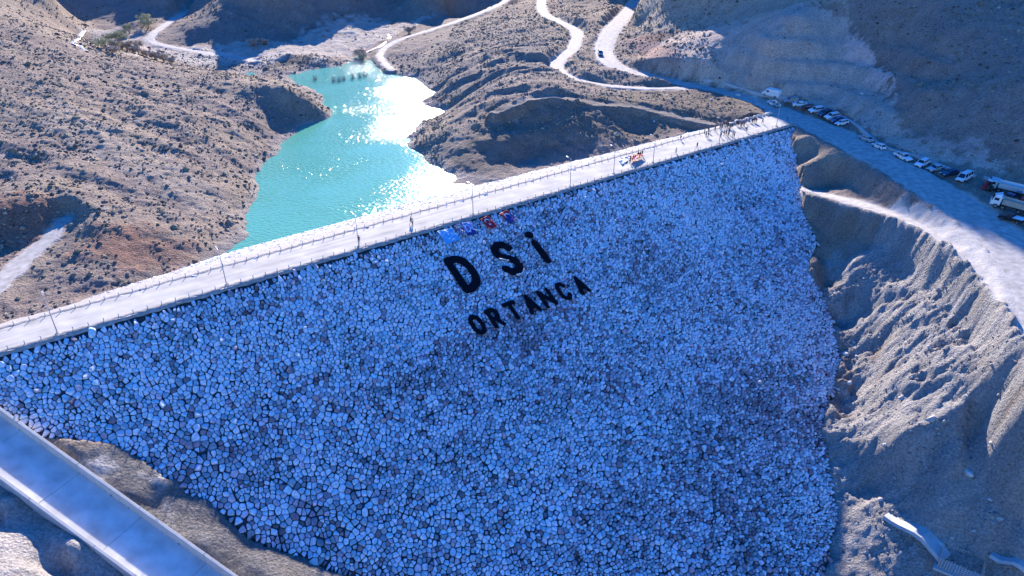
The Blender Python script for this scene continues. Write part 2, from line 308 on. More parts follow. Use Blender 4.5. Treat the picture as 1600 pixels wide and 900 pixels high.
# erosion rills on steep middle hill and far hills
mh=P(780,110,5); mhm=np.exp(-(((X-mh[0])/45)**2+((Y-mh[1])/60)**2))*amp*(w_<-34)
a_=R(28); sx=(X*math.cos(a_)+Y*math.sin(a_)); sy=(-X*math.sin(a_)+Y*math.cos(a_))
Z+=mhm*(ridged((Y-.28*X)/20+n1*.22,X/110,2,31)*2.0-.8)
lh=np.exp(-(((X+115)/60)**2+((Y-200)/75)**2))*amp*(w_<-20); Z+=lh*(ridged((Y+.45*X)/13+n1*.3,(X-.45*Y)/60,2,37)*.7+ridged((Y+.45*X)/3.4+n2*.3,(X-.45*Y)/7,2,39)*.07)
sp_=P(860,205,0); spm=np.exp(-(((X-sp_[0])/32)**2+((Y-sp_[1])/16)**2))*amp*(w_<-22); Z+=spm*(ridged((X*.8+Y*.6)/8+n1*.3,(Y*.8-X*.6)/30,2,33)*.8-.2)
# far left dark hill rills
fh=P(400,30,6); fhm=np.exp(-(((X-fh[0])/90)**2+((Y-fh[1])/50)**2))*amp
Z+=fhm*(ridged(X/13+n1*.3,Y/60,2,35)*.55)
# terraces of the cut slope above the road
c1=P(1200,110,9); c2=P(1390,140,9); dd,_,_=seg(X,Y,[c1,c2]); tm=(1-smooth(12,20,dd))*amp*smooth(3,7,Z)*.85
st=6.2; zz=Z+n1*.8; f_=zz/st-np.floor(zz/st); tz=(np.floor(zz/st)+smooth(.32,1,f_))*st-n1*.8; Z=Z*(1-.75*tm)+tz*.75*tm
Z+=tm*ridged((X+Y*.3)/3.2,Y/30,2,44)*.22
# bulldozed furrows in the dug ground
fu=dig*(1-np.clip(flat,0,1))
Z+=fu*(ridged((X*.6+Y*.8)/7+n1*.6,(X*.8-Y*.6)/3.1+n2*.3,3,57)*.4+fbm(X/2.1,Y/2.1,3,58)*.35+np.sin((X*.8-Y*.6+n2*2.2+n1*3)/.62)*.05+ridged(X/5.5+n1,Y/2.6,3,52)*.5+ridged(X/11+n1,Y/7,3,55)*.45)
# ---- keep the natural ground under the dam body
zs=np.where(w_>0,-SL*w_,np.where(w_<-CW,US*(w_+CW)-.6,0.))
edge=dmask
Z=np.where(edge,np.minimum(Z,zs-1.6),Z)
# chute trench
cs=(X-ch0[0])*chd[0]+(Y-ch0[1])*chd[1]; ct=(X-ch0[0])*chn[0]+(Y-ch0[1])*chn[1]
ctr=(ct>.25)&(ct<CHW-.25)&(cs>-60)&(cs<90); Z=np.where(ctr,np.minimum(Z,ch0[2]+chs*cs-CHH-.9),Z)
# flatten near crest ends for the road to meet it
def hz(x,y):   # height of the finished terrain
    i=np.clip(np.searchsorted(gx,x)-1,0,len(gx)-2); j=np.clip(np.searchsorted(gy,y)-1,0,len(gy)-2)
    tx=(x-gx[i])/(gx[i+1]-gx[i]); ty=(y-gy[j])/(gy[j+1]-gy[j])
    return (Z[j,i]*(1-tx)+Z[j,i+1]*tx)*(1-ty)+(Z[j+1,i]*(1-tx)+Z[j+1,i+1]*tx)*ty
ny,nx=Z.shape; idx=np.arange(ny*nx).reshape(ny,nx)
q=np.stack([idx[:-1,:-1],idx[:-1,1:],idx[1:,1:],idx[1:,:-1]],-1).reshape(-1,4)
def hit(px,py):
    u=px-800.; v=py-450.
    d=np.array((u,FP*math.cos(TH)-v*math.sin(TH),-(FP*math.sin(TH)+v*math.cos(TH)))); d=d/math.hypot(d[0],d[1])
    s=np.arange(50,620,.25); x=d[0]*s; y=d[1]*s; g=hz(x,y); g=np.maximum(g,-6*(y>150)*(x<20)*(g<-5)+g*(1-(y>150)*(x<20)*(g<-5)))
    k=int(np.argmax(g>=HC+d[2]*s)); return Vector((x[k],y[k],float(hz(np.array([x[k]]),np.array([y[k]]))[0])))
# colours of the soil, with light and shade painted in at places
base_c=np.array([.265,.215,.185]); pale=np.array([.47,.445,.41]); grass=np.array([.315,.255,.20]); red=np.array([.27,.155,.115]); grey=np.array([.32,.305,.29]); dark=np.array([.12,.10,.085])
k1=smooth(-.5,.6,fbm(X/30,Y/30,4,61))[...,None]; col=base_c*(1-k1)+grass*k1
def tint(pxl,rad,c,am=1.):
    global col
    for q_ in pxl:
        p=hit(q_[0],q_[1]) if 0<=q_[0]<=1600 and 0<=q_[1]<=900 else P(*q_); e=np.exp(-((X-p[0])**2+(Y-p[1])**2)/(rad*rad)); e=smooth(.25,.75,e+.3*n2)[...,None]*am; col=col*(1-e)+np.array(c)*e
tint([(0,340,3),(30,350,2),(1050,80,10),(1020,60,9),(1390,110,15),(1340,165,6),(1500,350,-3),(170,380,-1),(230,390,-2)],9,red,.7)
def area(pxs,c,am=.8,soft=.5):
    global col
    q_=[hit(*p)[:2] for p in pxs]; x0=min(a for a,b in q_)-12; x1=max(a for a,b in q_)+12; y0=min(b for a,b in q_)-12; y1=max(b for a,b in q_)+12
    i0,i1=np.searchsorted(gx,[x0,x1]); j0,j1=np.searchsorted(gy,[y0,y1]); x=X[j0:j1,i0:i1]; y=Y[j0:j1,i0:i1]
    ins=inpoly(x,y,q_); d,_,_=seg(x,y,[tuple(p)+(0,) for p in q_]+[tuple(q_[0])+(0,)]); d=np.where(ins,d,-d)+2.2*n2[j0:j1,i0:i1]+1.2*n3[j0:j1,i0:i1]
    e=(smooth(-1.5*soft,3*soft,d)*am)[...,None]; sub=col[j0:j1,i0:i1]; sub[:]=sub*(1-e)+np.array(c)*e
area([(1330,0),(1599,0),(1599,248),(1500,222),(1440,212),(1412,190),(1395,160),(1402,148),(1385,110),(1340,50)],(.30,.24,.205),.9)
area([(1000,75),(1060,50),(1180,25),(1320,20),(1342,55),(1385,112),(1400,150),(1398,185),(1440,222),(1500,235),(1590,262),(1560,270),(1450,250),(1380,225),(1330,185),(1240,158),(1100,128),(1010,108)],(.50,.41,.35),.9)
area([(1320,55),(1345,60),(1388,112),(1402,148),(1385,155),(1350,110),(1318,80)],(.62,.45,.40),.95,.3)
area([(985,60),(1010,100),(1060,115),(1065,90),(1040,70),(1010,60)],(.36,.24,.20),.85)
area([(1400,185),(1440,212),(1500,222),(1560,235),(1540,245),(1450,228),(1410,205)],(.42,.33,.30),.8,.3)
area([(1000,55),(990,20),(1010,0),(1330,0),(1200,25),(1080,45)],(.42,.36,.28),.8)
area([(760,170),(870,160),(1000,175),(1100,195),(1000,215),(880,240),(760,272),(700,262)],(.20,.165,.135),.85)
area([(1000,124),(1060,142),(1120,145),(1190,165),(1195,185),(1100,195),(1000,175),(880,165),(880,150),(960,150)],(.19,.155,.125),.85)  # saddle soil darkened to stand in for a cast shadow
area([(600,60),(720,20),(840,25),(870,70),(850,130),(740,150),(640,120),(595,95)],(.25,.215,.19),.7)
area([(250,50),(320,20),(480,15),(620,10),(600,35),(480,55),(400,68),(300,70)],(.21,.19,.175),.8)
area([(1290,430),(1390,455),(1380,560),(1330,600),(1310,560),(1300,500)],(.15,.135,.125),.8)  # shade of the hollow beside the dam, painted into the soil
area([(1320,600),(1500,555),(1570,600),(1490,700),(1350,690)],(.50,.47,.43),.85)  # lighter soil paints sunlight onto the dug mound
area([(1330,770),(1400,800),(1450,895),(1330,890),(1315,800)],(.44,.41,.38),.7)
area([(1400,470),(1560,470),(1590,600),(1500,560),(1420,600)],(.46,.44,.42),.8)
area([(1300,395),(1400,400),(1500,430),(1500,480),(1400,455),(1300,430)],(.42,.39,.37),.7)
area([(1480,340),(1520,360),(1600,470),(1600,520),(1560,480),(1500,390)],(.47,.445,.41),.7)
area([(190,40),(260,75),(330,70),(480,65),(600,45),(680,20),(600,62),(500,100),(440,105),(380,100),(280,95),(200,85)],(.47,.42,.37),.75,.4)
area([(60,200),(300,330),(380,350),(340,300),(200,215),(80,150)],(.36,.31,.26),.5)
area([(330,130),(400,175),(440,205),(480,190),(400,150)],(.22,.20,.18),.6)

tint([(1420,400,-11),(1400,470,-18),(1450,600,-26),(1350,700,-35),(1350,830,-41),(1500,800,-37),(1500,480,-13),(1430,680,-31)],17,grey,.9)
tint([(160,800,-12),(300,820,-16),(200,740,-11),(420,880,-21),(250,800,-14)],9,(.19,.18,.17),.95)
tint([(180,55,0),(330,88,-3),(420,90,-4),(300,95,-3),(540,45,-3),(500,62,-4),(580,40,-3)],14,(.46,.42,.37),.8)
tint([(440,100,-4),(470,95,-4)],7,dark,.8)
tint([(50,850,-9),(20,830,-8),(110,890,-11)],12,(.42,.39,.36),.9)
pr=np.clip(rd,0,1)[...,None]; col=col*(1-pr)+pale*pr
sh_=np.exp(-((Z+5.6)/.55)**2)*(w_<-8)*(Y<350)*(X<120)*(np.abs(Z+5.6)<1.5); e=(sh_*.6)[...,None]; col=col*(1-e)+np.array([.36,.33,.30])*e
col=col*(1+.16*n2+.10*n3)[...,None]
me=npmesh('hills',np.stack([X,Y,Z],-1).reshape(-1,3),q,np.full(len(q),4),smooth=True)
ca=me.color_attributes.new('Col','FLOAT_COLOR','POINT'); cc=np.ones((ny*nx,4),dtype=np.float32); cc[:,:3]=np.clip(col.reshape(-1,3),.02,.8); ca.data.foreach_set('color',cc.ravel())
ra=me.attributes.new('Road','FLOAT','POINT'); ra.data.foreach_set('value',np.clip(rd,0,1).astype(np.float32).ravel())
def soil(name,pebble=1.,bump=.85,scale=2.3):
    m=mat(name,(.3,.25,.2),.95,spec=.15); t,n,l=nodes(m); b=n['Principled BSDF']
    at=nnode(t,'ShaderNodeAttribute',attribute_name='Col'); tc=n.new('ShaderNodeTexCoord')
    a=n.new('ShaderNodeTexNoise'); a.inputs['Scale'].default_value=scale; a.inputs['Detail'].default_value=8; a.inputs['Roughness'].default_value=.72; l.new(tc.outputs['Object'],a.inputs['Vector'])
    v=n.new('ShaderNodeTexVoronoi'); v.inputs['Scale'].default_value=scale*.95; l.new(tc.outputs['Object'],v.inputs['Vector'])
    mr=n.new('ShaderNodeMapRange'); mr.inputs[1].default_value=.32; mr.inputs[2].default_value=.68; mr.inputs[3].default_value=.52; mr.inputs[4].default_value=1.5; l.new(a.outputs[0],mr.inputs[0])
    mx=nnode(t,'ShaderNodeMix',data_type='RGBA',blend_type='MULTIPLY'); mx.inputs[0].default_value=1; l.new(at.outputs['Color'],mx.inputs[6]); l.new(mr.outputs[0],mx.inputs[7]); l.new(mx.outputs[2],b.inputs['Base Color'])
    ad=nnode(t,'ShaderNodeMath',operation='MULTIPLY_ADD'); ad.inputs[1].default_value=-.35*pebble; l.new(v.outputs['Distance'],ad.inputs[0]); l.new(a.outputs[0],ad.inputs[2])
    bp=n.new('ShaderNodeBump'); bp.inputs['Strength'].default_value=bump; bp.inputs['Distance'].default_value=.8; l.new(ad.outputs[0],bp.inputs['Height']); l.new(bp.outputs[0],b.inputs['Normal'])
    ar=nnode(t,'ShaderNodeAttribute',attribute_name='Road'); q=n.new('ShaderNodeMapRange'); q.inputs[3].default_value=bump; q.inputs[4].default_value=bump*.15; l.new(ar.outputs['Fac'],q.inputs[0]); l.new(q.outputs[0],bp.inputs['Strength'])
    q2=n.new('ShaderNodeMapRange'); q2.inputs[3].default_value=0; q2.inputs[4].default_value=.75; l.new(ar.outputs['Fac'],q2.inputs[0]); fx=nnode(t,'ShaderNodeMix',data_type='RGBA'); l.new(q2.outputs[0],fx.inputs[0]); l.new(mx.outputs[2],fx.inputs[6]); l.new(at.outputs['Color'],fx.inputs[7]); l.new(fx.outputs[2],b.inputs['Base Color'])
    return m
m_soil=soil('soil'); me.materials.append(m_soil)
terrain=tag(link('hills',me),kind='structure')
print('terrain',time.time()-T0)
# ---- road sheets
m_road=mat('packed_dirt',(.385,.365,.34),.9,bump=.5,var=.28,varscale=.7)
t,n,l=nodes(m_road)
def sheet(name,pl,m,lift=.0,jag=.5,label=None,rs=5):
    rr=random.Random(rs); V=[];f=[];NC=9; L=[]
    pl=catmull([tuple(p) for p in pl],2)
    for i,p in enumerate(pl):
        a=pl[max(i-1,0)]; b=pl[min(i+1,len(pl)-1)]; dx=b[0]-a[0]; dy=b[1]-a[1]; ll=math.hypot(dx,dy)+1e-9; nx_,ny_=-dy/ll,dx/ll
        for k in range(NC):
            s=(k/(NC-1)-.5)*p[3]; 
            if k in (0,NC-1): s+=rr.uniform(-jag,jag)*.5
            x=p[0]+nx_*s; y=p[1]+ny_*s; e=abs(k/(NC-1)-.5)*2
            V.append((x,y,p[2]+lift+.03*math.cos(e*9)-(.12 if k in (0,NC-1) else 0)))
    for i in range(len(pl)-1):
        for k in range(NC-1): f.append((i*NC+k,i*NC+k+1,(i+1)*NC+k+1,(i+1)*NC+k))
    me=bpy.data.meshes.new(name); me.from_pydata(V,[],f); me.materials.append(m); me.polygons.foreach_set('use_smooth',[True]*len(f))
    return tag(link(name,me),kind='structure')
for k,pl in roads.items():
    if k in('hillside_bench',): continue
    sheet(k,pl,m_road,lift=.0)
# ---- water
m_water=mat('lake_water',(.10,.345,.25),.085,spec=.5); t,n,l=nodes(m_water); b=n['Principled BSDF']; b.inputs['IOR'].default_value=1.33
tc=n.new('ShaderNodeTexCoord'); nz=n.new('ShaderNodeTexNoise'); nz.inputs['Scale'].default_value=.85; nz.inputs['Detail'].default_value=2; nz.inputs['Roughness'].default_value=.55
mp=n.new('ShaderNodeMapping'); mp.inputs['Scale'].default_value=(1,1.7,1); l.new(tc.outputs['Object'],mp.inputs[0]); l.new(mp.outputs[0],nz.inputs['Vector'])
g=n.new('ShaderNodeTexNoise'); g.inputs['Scale'].default_value=.035; g.inputs['Detail'].default_value=4; l.new(tc.outputs['Object'],g.inputs['Vector'])
gm=n.new('ShaderNodeMapRange'); gm.inputs[1].default_value=.35; gm.inputs[2].default_value=.65; gm.inputs[3].default_value=.28; gm.inputs[4].default_value=1.1; l.new(g.outputs[0],gm.inputs[0])
bp=n.new('ShaderNodeBump'); bp.inputs['Distance'].default_value=.35; l.new(gm.outputs[0],bp.inputs['Strength']); l.new(nz.outputs[0],bp.inputs['Height']); l.new(bp.outputs[0],b.inputs['Normal'])
lk=[P(*q)[:2] for q in ((330,420,-6),(350,300,-6),(380,200,-6),(330,125,-6),(350,85,-6),(480,60,-6),(590,60,-6),(740,110,-6),(775,170,-6),(745,235,-6),(748,264,-6),(736,282,-6),(745,300,-6))]
mb=MB(); mb.add([(x,y,-6) for x,y in lk],[tuple(range(len(lk)))]); tag(mb.build('lake_water',m_water),kind='structure')
# ------------------------------------------------------------------ the dam
dam=empty('dam',UW(100,0,0),0,'long rockfill dam faced with laid stone, spanning the valley below the turquoise lake','dam')
DL=Vector(dam.location)
def dl(v): return [(a-DL.x,b-DL.y,c-DL.z) for a,b,c in v]
m_gap_shade=mat('gap_shade_fill',(.06,.06,.07),1,spec=0); m_crest=mat('crest_gravel',(.37,.37,.36),.95,bump=.25,var=.10,varscale=.35)  # near-black under the facing stones, painting shadow into their gaps
m_conc=mat('concrete',(.44,.44,.43),.85,bump=.15,var=.10,varscale=.8)
def cw(u): return 8.25+.0115*np.clip(u,0,210)
# body: face, crest shoulders, upstream face
b_=MB(); pl=[UW(u,w,-SL*w-.30) for u,w in faceP]; 
b_.add(dl(pl),[tuple(range(len(pl)))])
u0,u1=-16,209
prof=[(.45,-.36),(.3,-.02),(-CW-.3,-.02),(-CW-30,-US*30-.25)]
vs=[UW(u,w if k<2 else w-(cw(u)-CW),z) for u in (u0,u1) for k,(w,z) in enumerate(prof)]
b_.build('embankment',m_gap_shade,dam)
b_=MB(); b_.add(dl(vs),[(0,1,5,4),(1,2,6,5),(2,3,7,6)]); b_.build('embankment_core',mat('pale_fill',(.30,.29,.28),1),dam)
# crest road: strips with slight crossfall and worn wheel tracks
NU=150;NW=14;V=[];fc=[]
for i in range(NU+1):
    u=u0+(u1-u0)*i/NU
    for k in range(NW+1):
        w=.1-float(cw(u))*k/NW; V.append(UW(u,w+(.12*math.sin(i*1.7)+.1*math.sin(i*.61) if k in(0,NW) else 0),.10+.05*math.sin(math.pi*k/NW)+.015*math.sin(i*.9+k)))
for i in range(NU):
    for k in range(NW): fc.append((i*(NW+1)+k,(i+1)*(NW+1)+k,(i+1)*(NW+1)+k+1,i*(NW+1)+k+1))
me=bpy.data.meshes.new('crest_road'); me.from_pydata(dl(V),[],fc); me.materials.append(m_crest); link('crest_road',me,dam)
# stones
def darts(poly,rad,seed,bounds):
    rr=random.Random(seed); u0,u1,w0,w1=bounds; cell=.6; grid={}; out=[]; area=(u1-u0)*(w1-w0)
    tries=int(area*10); us=[rr.uniform(u0,u1) for _ in range(tries)]; ws=[rr.uniform(w0,w1) for _ in range(tries)]
    ok=inpoly(np.array(us),np.array(ws),poly)
    for a,b,o in zip(us,ws,ok):
        if not o: continue
        r=rad(a,b)*rr.choice((.55,.7,.85,1,1.1,1.3,1.5)); i,j=int(a//cell),int(b//cell); k=int(r//cell)+1; good=True
        for x in range(i-k,i+k+1):
            for y in range(j-k,j+k+1):
                for (p,q,s) in grid.get((x,y),()):
                    if (p-a)**2+(q-b)**2<(.5*(r+s))**2: good=False;break
                if not good:break
            if not good:break
        if good: grid.setdefault((i,j),[]).append((a,b,r)); out.append((a,b,r))
    return out
def voronoi_stones(pts,pos,seed,h=.28,gap=.058,cols=None,name='stones'):
    co=[Vector((a,b)) for a,b,_ in pts]
    r=geometry.delaunay_2d_cdt(co,[],[],0,1e-6); vv=np.array([tuple(v) for v in r[0]]); tr=r[2]; ov=r[3]
    tri=np.array([t for t in tr if len(t)==3])
    A=vv[tri[:,0]];B=vv[tri[:,1]];Cc=vv[tri[:,2]]; d=2*((A[:,0]*(B[:,1]-Cc[:,1]))+B[:,0]*(Cc[:,1]-A[:,1])+Cc[:,0]*(A[:,1]-B[:,1]))+1e-12
    a2=(A**2).sum(1);b2=(B**2).sum(1);c2=(Cc**2).sum(1)
    cx=(a2*(B[:,1]-Cc[:,1])+b2*(Cc[:,1]-A[:,1])+c2*(A[:,1]-B[:,1]))/d; cy=(a2*(Cc[:,0]-B[:,0])+b2*(A[:,0]-Cc[:,0])+c2*(B[:,0]-A[:,0]))/d
    inc=[[] for _ in range(len(vv))]
    for k,t in enumerate(tri):
        for q in t: inc[q].append(k)
    rr=random.Random(seed); V=[];Fc=[];CN=[];CO=[]
    rad=[0]*len(vv)
    for i in range(len(vv)): 
        o=ov[i][0] if ov[i] else 0; rad[i]=pts[o][2]
    for i,ks in enumerate(inc):
        if len(ks)<4: continue
        x0,y0=vv[i]; R_=rad[i]*1.25
        cell=[]
        for k in ks:
            dx,dy=cx[k]-x0,cy[k]-y0; L=math.hypot(dx,dy)
            if L>R_: dx*=R_/L; dy*=R_/L
            cell.append((math.atan2(dy,dx),dx,dy))
        cell.sort(); q=[cell[0]]
        for c in cell[1:]:
            if math.hypot(c[1]-q[-1][1],c[2]-q[-1][2])>.09: q.append(c)
        if len(q)>3 and math.hypot(q[0][1]-q[-1][1],q[0][2]-q[-1][2])<.09: q.pop()
        n=len(q)
        if n<3: continue
        g=gap*rr.uniform(.5,1.3); hh=h*rr.uniform(.55,1.35)*min(1.4,max(.6,rad[i])); tx=max(-.3,min(.3,rr.gauss(0,.18))); ty=max(-.3,min(.3,rr.gauss(0,.18))); s=len(V)
        # cut corners: each corner gives two vertices for a rounder stone
        ring=[]
        for a in range(n):
            p=q[a-1];c=q[a];e=q[(a+1)%n]
            ring.append((c[1]*.84+p[1]*.16,c[2]*.84+p[2]*.16)); ring.append((c[1]*.84+e[1]*.16,c[2]*.84+e[2]*.16))
        m=len(ring)
        for lv,(sc_,zz) in enumerate(((1,-.25),(.985,hh*.45),(.72,hh))):
            for (dx,dy) in ring:
                L=math.hypot(dx,dy)+1e-6; k=max(.3,(L-g)/L)*sc_*(rr.uniform(.93,1.04) if lv else 1)
                V.append((x0+dx*k,y0+dy*k,zz+(dx*tx+dy*ty)*sc_+(rr.uniform(-.035,.035) if lv==2 else 0)))
        for lv in (0,1):
            for a in range(m): Fc+= [s+lv*m+a,s+lv*m+(a+1)%m,s+(lv+1)*m+(a+1)%m,s+(lv+1)*m+a]; CN.append(4)
        V.append((x0,y0,hh*1.06)); top=len(V)-1
        for a in range(m): Fc+=[s+2*m+a,s+2*m+(a+1)%m,top]; CN.append(3)
        c=cols(rr,x0,y0); CO+= [c]*(3*m+1)
    V=np.array(V); W=pos(V[:,0],V[:,1],V[:,2])
    return np.stack(W,-1),Fc,CN,np.array(CO)
m_stone=mat('laid_stone',(.4,.4,.4),.78,spec=.35); t,n,l=nodes(m_stone); b=n['Principled BSDF']
at=nnode(t,'ShaderNodeAttribute',attribute_name='Col'); tc=n.new('ShaderNodeTexCoord'); nz=n.new('ShaderNodeTexNoise'); nz.inputs['Scale'].default_value=2.4; nz.inputs['Detail'].default_value=7
l.new(tc.outputs['Object'],nz.inputs['Vector']); mr=n.new('ShaderNodeMapRange'); mr.inputs[1].default_value=.3; mr.inputs[2].default_value=.7; mr.inputs[3].default_value=.72; mr.inputs[4].default_value=1.25; l.new(nz.outputs[0],mr.inputs[0])
mx=nnode(t,'ShaderNodeMix',data_type='RGBA',blend_type='MULTIPLY'); mx.inputs[0].default_value=1; l.new(at.outputs['Color'],mx.inputs[6]); l.new(mr.outputs[0],mx.inputs[7]); l.new(mx.outputs[2],b.inputs['Base Color'])
bp=n.new('ShaderNodeBump'); bp.inputs['Strength'].default_value=.3; bp.inputs['Distance'].default_value=.12; l.new(nz.outputs[0],bp.inputs['Height']); l.new(bp.outputs[0],b.inputs['Normal'])
def scol(k):
    def f(rr,u,w):
        pt=perlin(np.array([u/22.]),np.array([w/13.]),3)[0]; pt2=perlin(np.array([u/5.]),np.array([w/4.]),5)[0]
        v=k*(1+.30*pt+.22*pt2)*math.exp(rr.gauss(0,.40)); r=rr.random()
        c=(.34,.385,.44) if r<.52 else (.40,.355,.41) if r<.74 else (.40,.50,.55) if r<.90 else (.24,.17,.19)
        lg=max(-1,min(1,1.6*perlin(np.array([u/34.+3]),np.array([w/19.]),8)[0]+.25-.012*(w-22))); c=(c[0]*(1-.03*lg),c[1]*(1+.08*lg),c[2]*(1+.07*lg)); v*=1.0+.26*lg
        if v<.05:v=.05
        return (min(.75,c[0]*v),min(.75,c[1]*v),min(.8,c[2]*v),1)
    return f
LN=math.sqrt(1+SL*SL)
def radd(u,w):
    return 1.34-.62*smooth(0.,120.,u-.25*w) 
poly=[(u,max(w,1.15)) for u,w in faceP]+[(209,1.1),(-16,1.1)]
dp=darts(poly,lambda u,w:float(.70-.15*min(1,max(0,(u-.2*w)/110)))*(1+.35*float(perlin(np.array([u/9.]),np.array([w/6.]),14)[0])-.12*max(0,min(1,(w-60)/20))),11,(-16,210,.4,94))
# slope length: stretch so stones look equal along the slope
print('darts',len(dp),time.time()-T0)
def facepos(u,w,h): return (A0[0]+cd[0]*u+nd[0]*(w+h*SL/LN)-DL.x, A0[1]+cd[1]*u+nd[1]*(w+h*SL/LN)-DL.y, -SL*w+h/LN-.12-DL.z)
t,n,l=nodes(m_crest); b=n['Principled BSDF']; tc=n.new('ShaderNodeTexCoord'); mp=n.new('ShaderNodeMapping'); mp.inputs['Rotation'].default_value=(0,0,-math.atan2(cd[1],cd[0])); l.new(tc.outputs['Object'],mp.inputs[0])
vm=nnode(t,'ShaderNodeVectorMath',operation='MULTIPLY'); vm.inputs[1].default_value=(.035,1.3,1); l.new(mp.outputs[0],vm.inputs[0]); nz=n.new('ShaderNodeTexNoise'); nz.inputs['Scale'].default_value=1; nz.inputs['Detail'].default_value=5; l.new(vm.outputs[0],nz.inputs['Vector'])
nz2=n.new('ShaderNodeTexNoise'); nz2.inputs['Scale'].default_value=.25; nz2.inputs['Detail'].default_value=8; l.new(tc.outputs['Object'],nz2.inputs['Vector'])
ad=nnode(t,'ShaderNodeMath',operation='ADD'); l.new(nz.outputs[0],ad.inputs[0]); l.new(nz2.outputs[0],ad.inputs[1]); mr=n.new('ShaderNodeMapRange'); mr.inputs[1].default_value=.7; mr.inputs[2].default_value=1.3; mr.inputs[3].default_value=.72; mr.inputs[4].default_value=1.25; l.new(ad.outputs[0],mr.inputs[0])
mx=nnode(t,'ShaderNodeMix',data_type='RGBA',blend_type='MULTIPLY'); mx.inputs[0].default_value=1; mx.inputs[6].default_value=(.44,.425,.39,1); l.new(mr.outputs[0],mx.inputs[7]); l.new(mx.outputs[2],b.inputs['Base Color'])
V,Fc,CN,CO=voronoi_stones(dp,facepos,5,cols=scol(1.55))
me=npmesh('downstream_stone_facing',V,Fc,CN,[m_stone]); ca=me.color_attributes.new('Col','FLOAT_COLOR','POINT'); ca.data.foreach_set('color',CO.astype(np.float32).ravel())
link('downstream_stone_facing',me,dam)
up=[(-18,-8.4),(0,-8.4),(209,-cw(209)-.15),(206,-14.5),(192,-17),(163,-21.5),(130,-25.5),(100,-29.5),(60,-CW-24),(-18,-CW-24)]
dp2=darts(up,lambda u,w:.62,12,(-18,209,-CW-24,-CW-.3))
LU=math.sqrt(1+US*US)
def uppos(u,w,h): return (A0[0]+cd[0]*u+nd[0]*(w-h*US/LU)-DL.x, A0[1]+cd[1]*u+nd[1]*(w-h*US/LU)-DL.y, US*(w+cw(u))+h/LU-.05-DL.z)
V,Fc,CN,CO=voronoi_stones(dp2,uppos,6,h=.08,gap=.025,cols=scol(2.3))
me=npmesh('upstream_stone_facing',V,Fc,CN,[m_stone]); ca=me.color_attributes.new('Col','FLOAT_COLOR','POINT'); ca.data.foreach_set('color',CO.astype(np.float32).ravel())
link('upstream_stone_facing',me,dam)
print('stones',len(dp2),time.time()-T0)
# ------------------------------------------------------------------ spillway chute
chute=empty('spillway_chute',CH(20,CHW/2,-CHH),0,'straight pale concrete spillway channel running down beside the left foot of the stone slope','spillway')
CL=Vector(chute.location)
m_cold=mat('chute_concrete',(.60,.60,.59),.72,bump=.12,var=.24,varscale=.35)
def chbox(mb,s0,s1,t0,t1,z0,z1,mi=0):
    vs=[Vector(CH(s,t,z))-CL for z in (z0,z1) for s,t in ((s0,t0),(s1,t0),(s1,t1),(s0,t1))]
    mb.add(vs,[(0,3,2,1),(4,5,6,7),(0,1,5,4),(1,2,6,5),(2,3,7,6),(3,0,4,7)],mi)
SS=-30
for i in range(9):
    mb=MB(); s0=SS+i*11.2; chbox(mb,s0+.04,s0+11.16,.35,CHW-.35,-CHH-.5,-CHH+ (.0 if i%2 else -.03)); mb.build('floor_slab',m_cold,chute)
for t0,t1 in ((-.12,.34),(CHW-.34,CHW+.12)):
    for i in range(9):
        mb=MB(); s0=SS+i*11.2; chbox(mb,s0+.03,s0+11.17,t0,t1,-CHH-.9,random.Random(i).uniform(-.03,.03)); o=mb.build('side_wall',m_conc,chute)
        bv=o.modifiers.new('b','BEVEL'); bv.width=.05; bv.segments=2
# ------------------------------------------------------------------ survey: where a sight line meets the finished ground
def gz(x,y): return float(hz(np.array([float(x)]),np.array([float(y)]))[0])
def paint(name,col,rough=.35): return mat(name,col,rough,spec=.5)
def copy_tree(o,parent=None):
    c=o.copy(); C.objects.link(c); c.parent=parent
    for ch in list(o.children): copy_tree(ch,c)
    return c
# ------------------------------------------------------------------ cloth letters on the stones
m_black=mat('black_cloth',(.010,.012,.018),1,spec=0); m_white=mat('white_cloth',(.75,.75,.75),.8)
hs_=math.hypot
def cover(u,w,h=.40): 
    n=.09*perlin(np.array([u*1.1]),np.array([w*1.1]),77)[0]+.05*perlin(np.array([u*3.]),np.array([w*3.]),78)[0]
    return facepos(u,w,h+n)
def raster(strokes,th,name,m,parent=None,label=None,g=.11,h=.47,org=None,group=None,cat='letter'):
    us=[p[0] for s in strokes for p in s]; ws=[p[1] for s in strokes for p in s]; a=min(us)-th; b=max(us)+th; c=min(ws)-th; d=max(ws)+th
    U,W=np.meshgrid(np.arange(a,b,g),np.arange(c,d,g)); D=np.full(U.shape,9.)
    for s in strokes: D=np.minimum(D,seg(U,W,[(p[0],p[1],0) for p in s])[0])
    jag=.04*perlin(U*2,W*2,5); M=D<th/2+jag
    o0=org if org is not None else Vector(cover(float(np.mean(us)),float(np.mean(ws)),h))
    vid={};V=[];Fq=[]
    def vi(i,j):
        if (i,j) not in vid: vid[(i,j)]=len(V); V.append(tuple(Vector(cover(a+(j-.5)*g,c+(i-.5)*g,h))-o0))
        return vid[(i,j)]
    for i,j in zip(*np.nonzero(M)): Fq.append((vi(i,j),vi(i+1,j),vi(i+1,j+1),vi(i,j+1)))
    me=bpy.data.meshes.new(name); me.from_pydata(V,[],Fq); me.materials.append(m); me.polygons.foreach_set('use_smooth',[True]*len(Fq))
    o=link(name,me,parent); 
    if parent is None: o.location=o0+DL
    sm=o.modifiers.new('thick','SOLIDIFY'); sm.thickness=.05
    if label: tag(o,label,cat,group)
    return o,o0
L1='first row of black cloth lettering'; L2='second row of black cloth lettering'
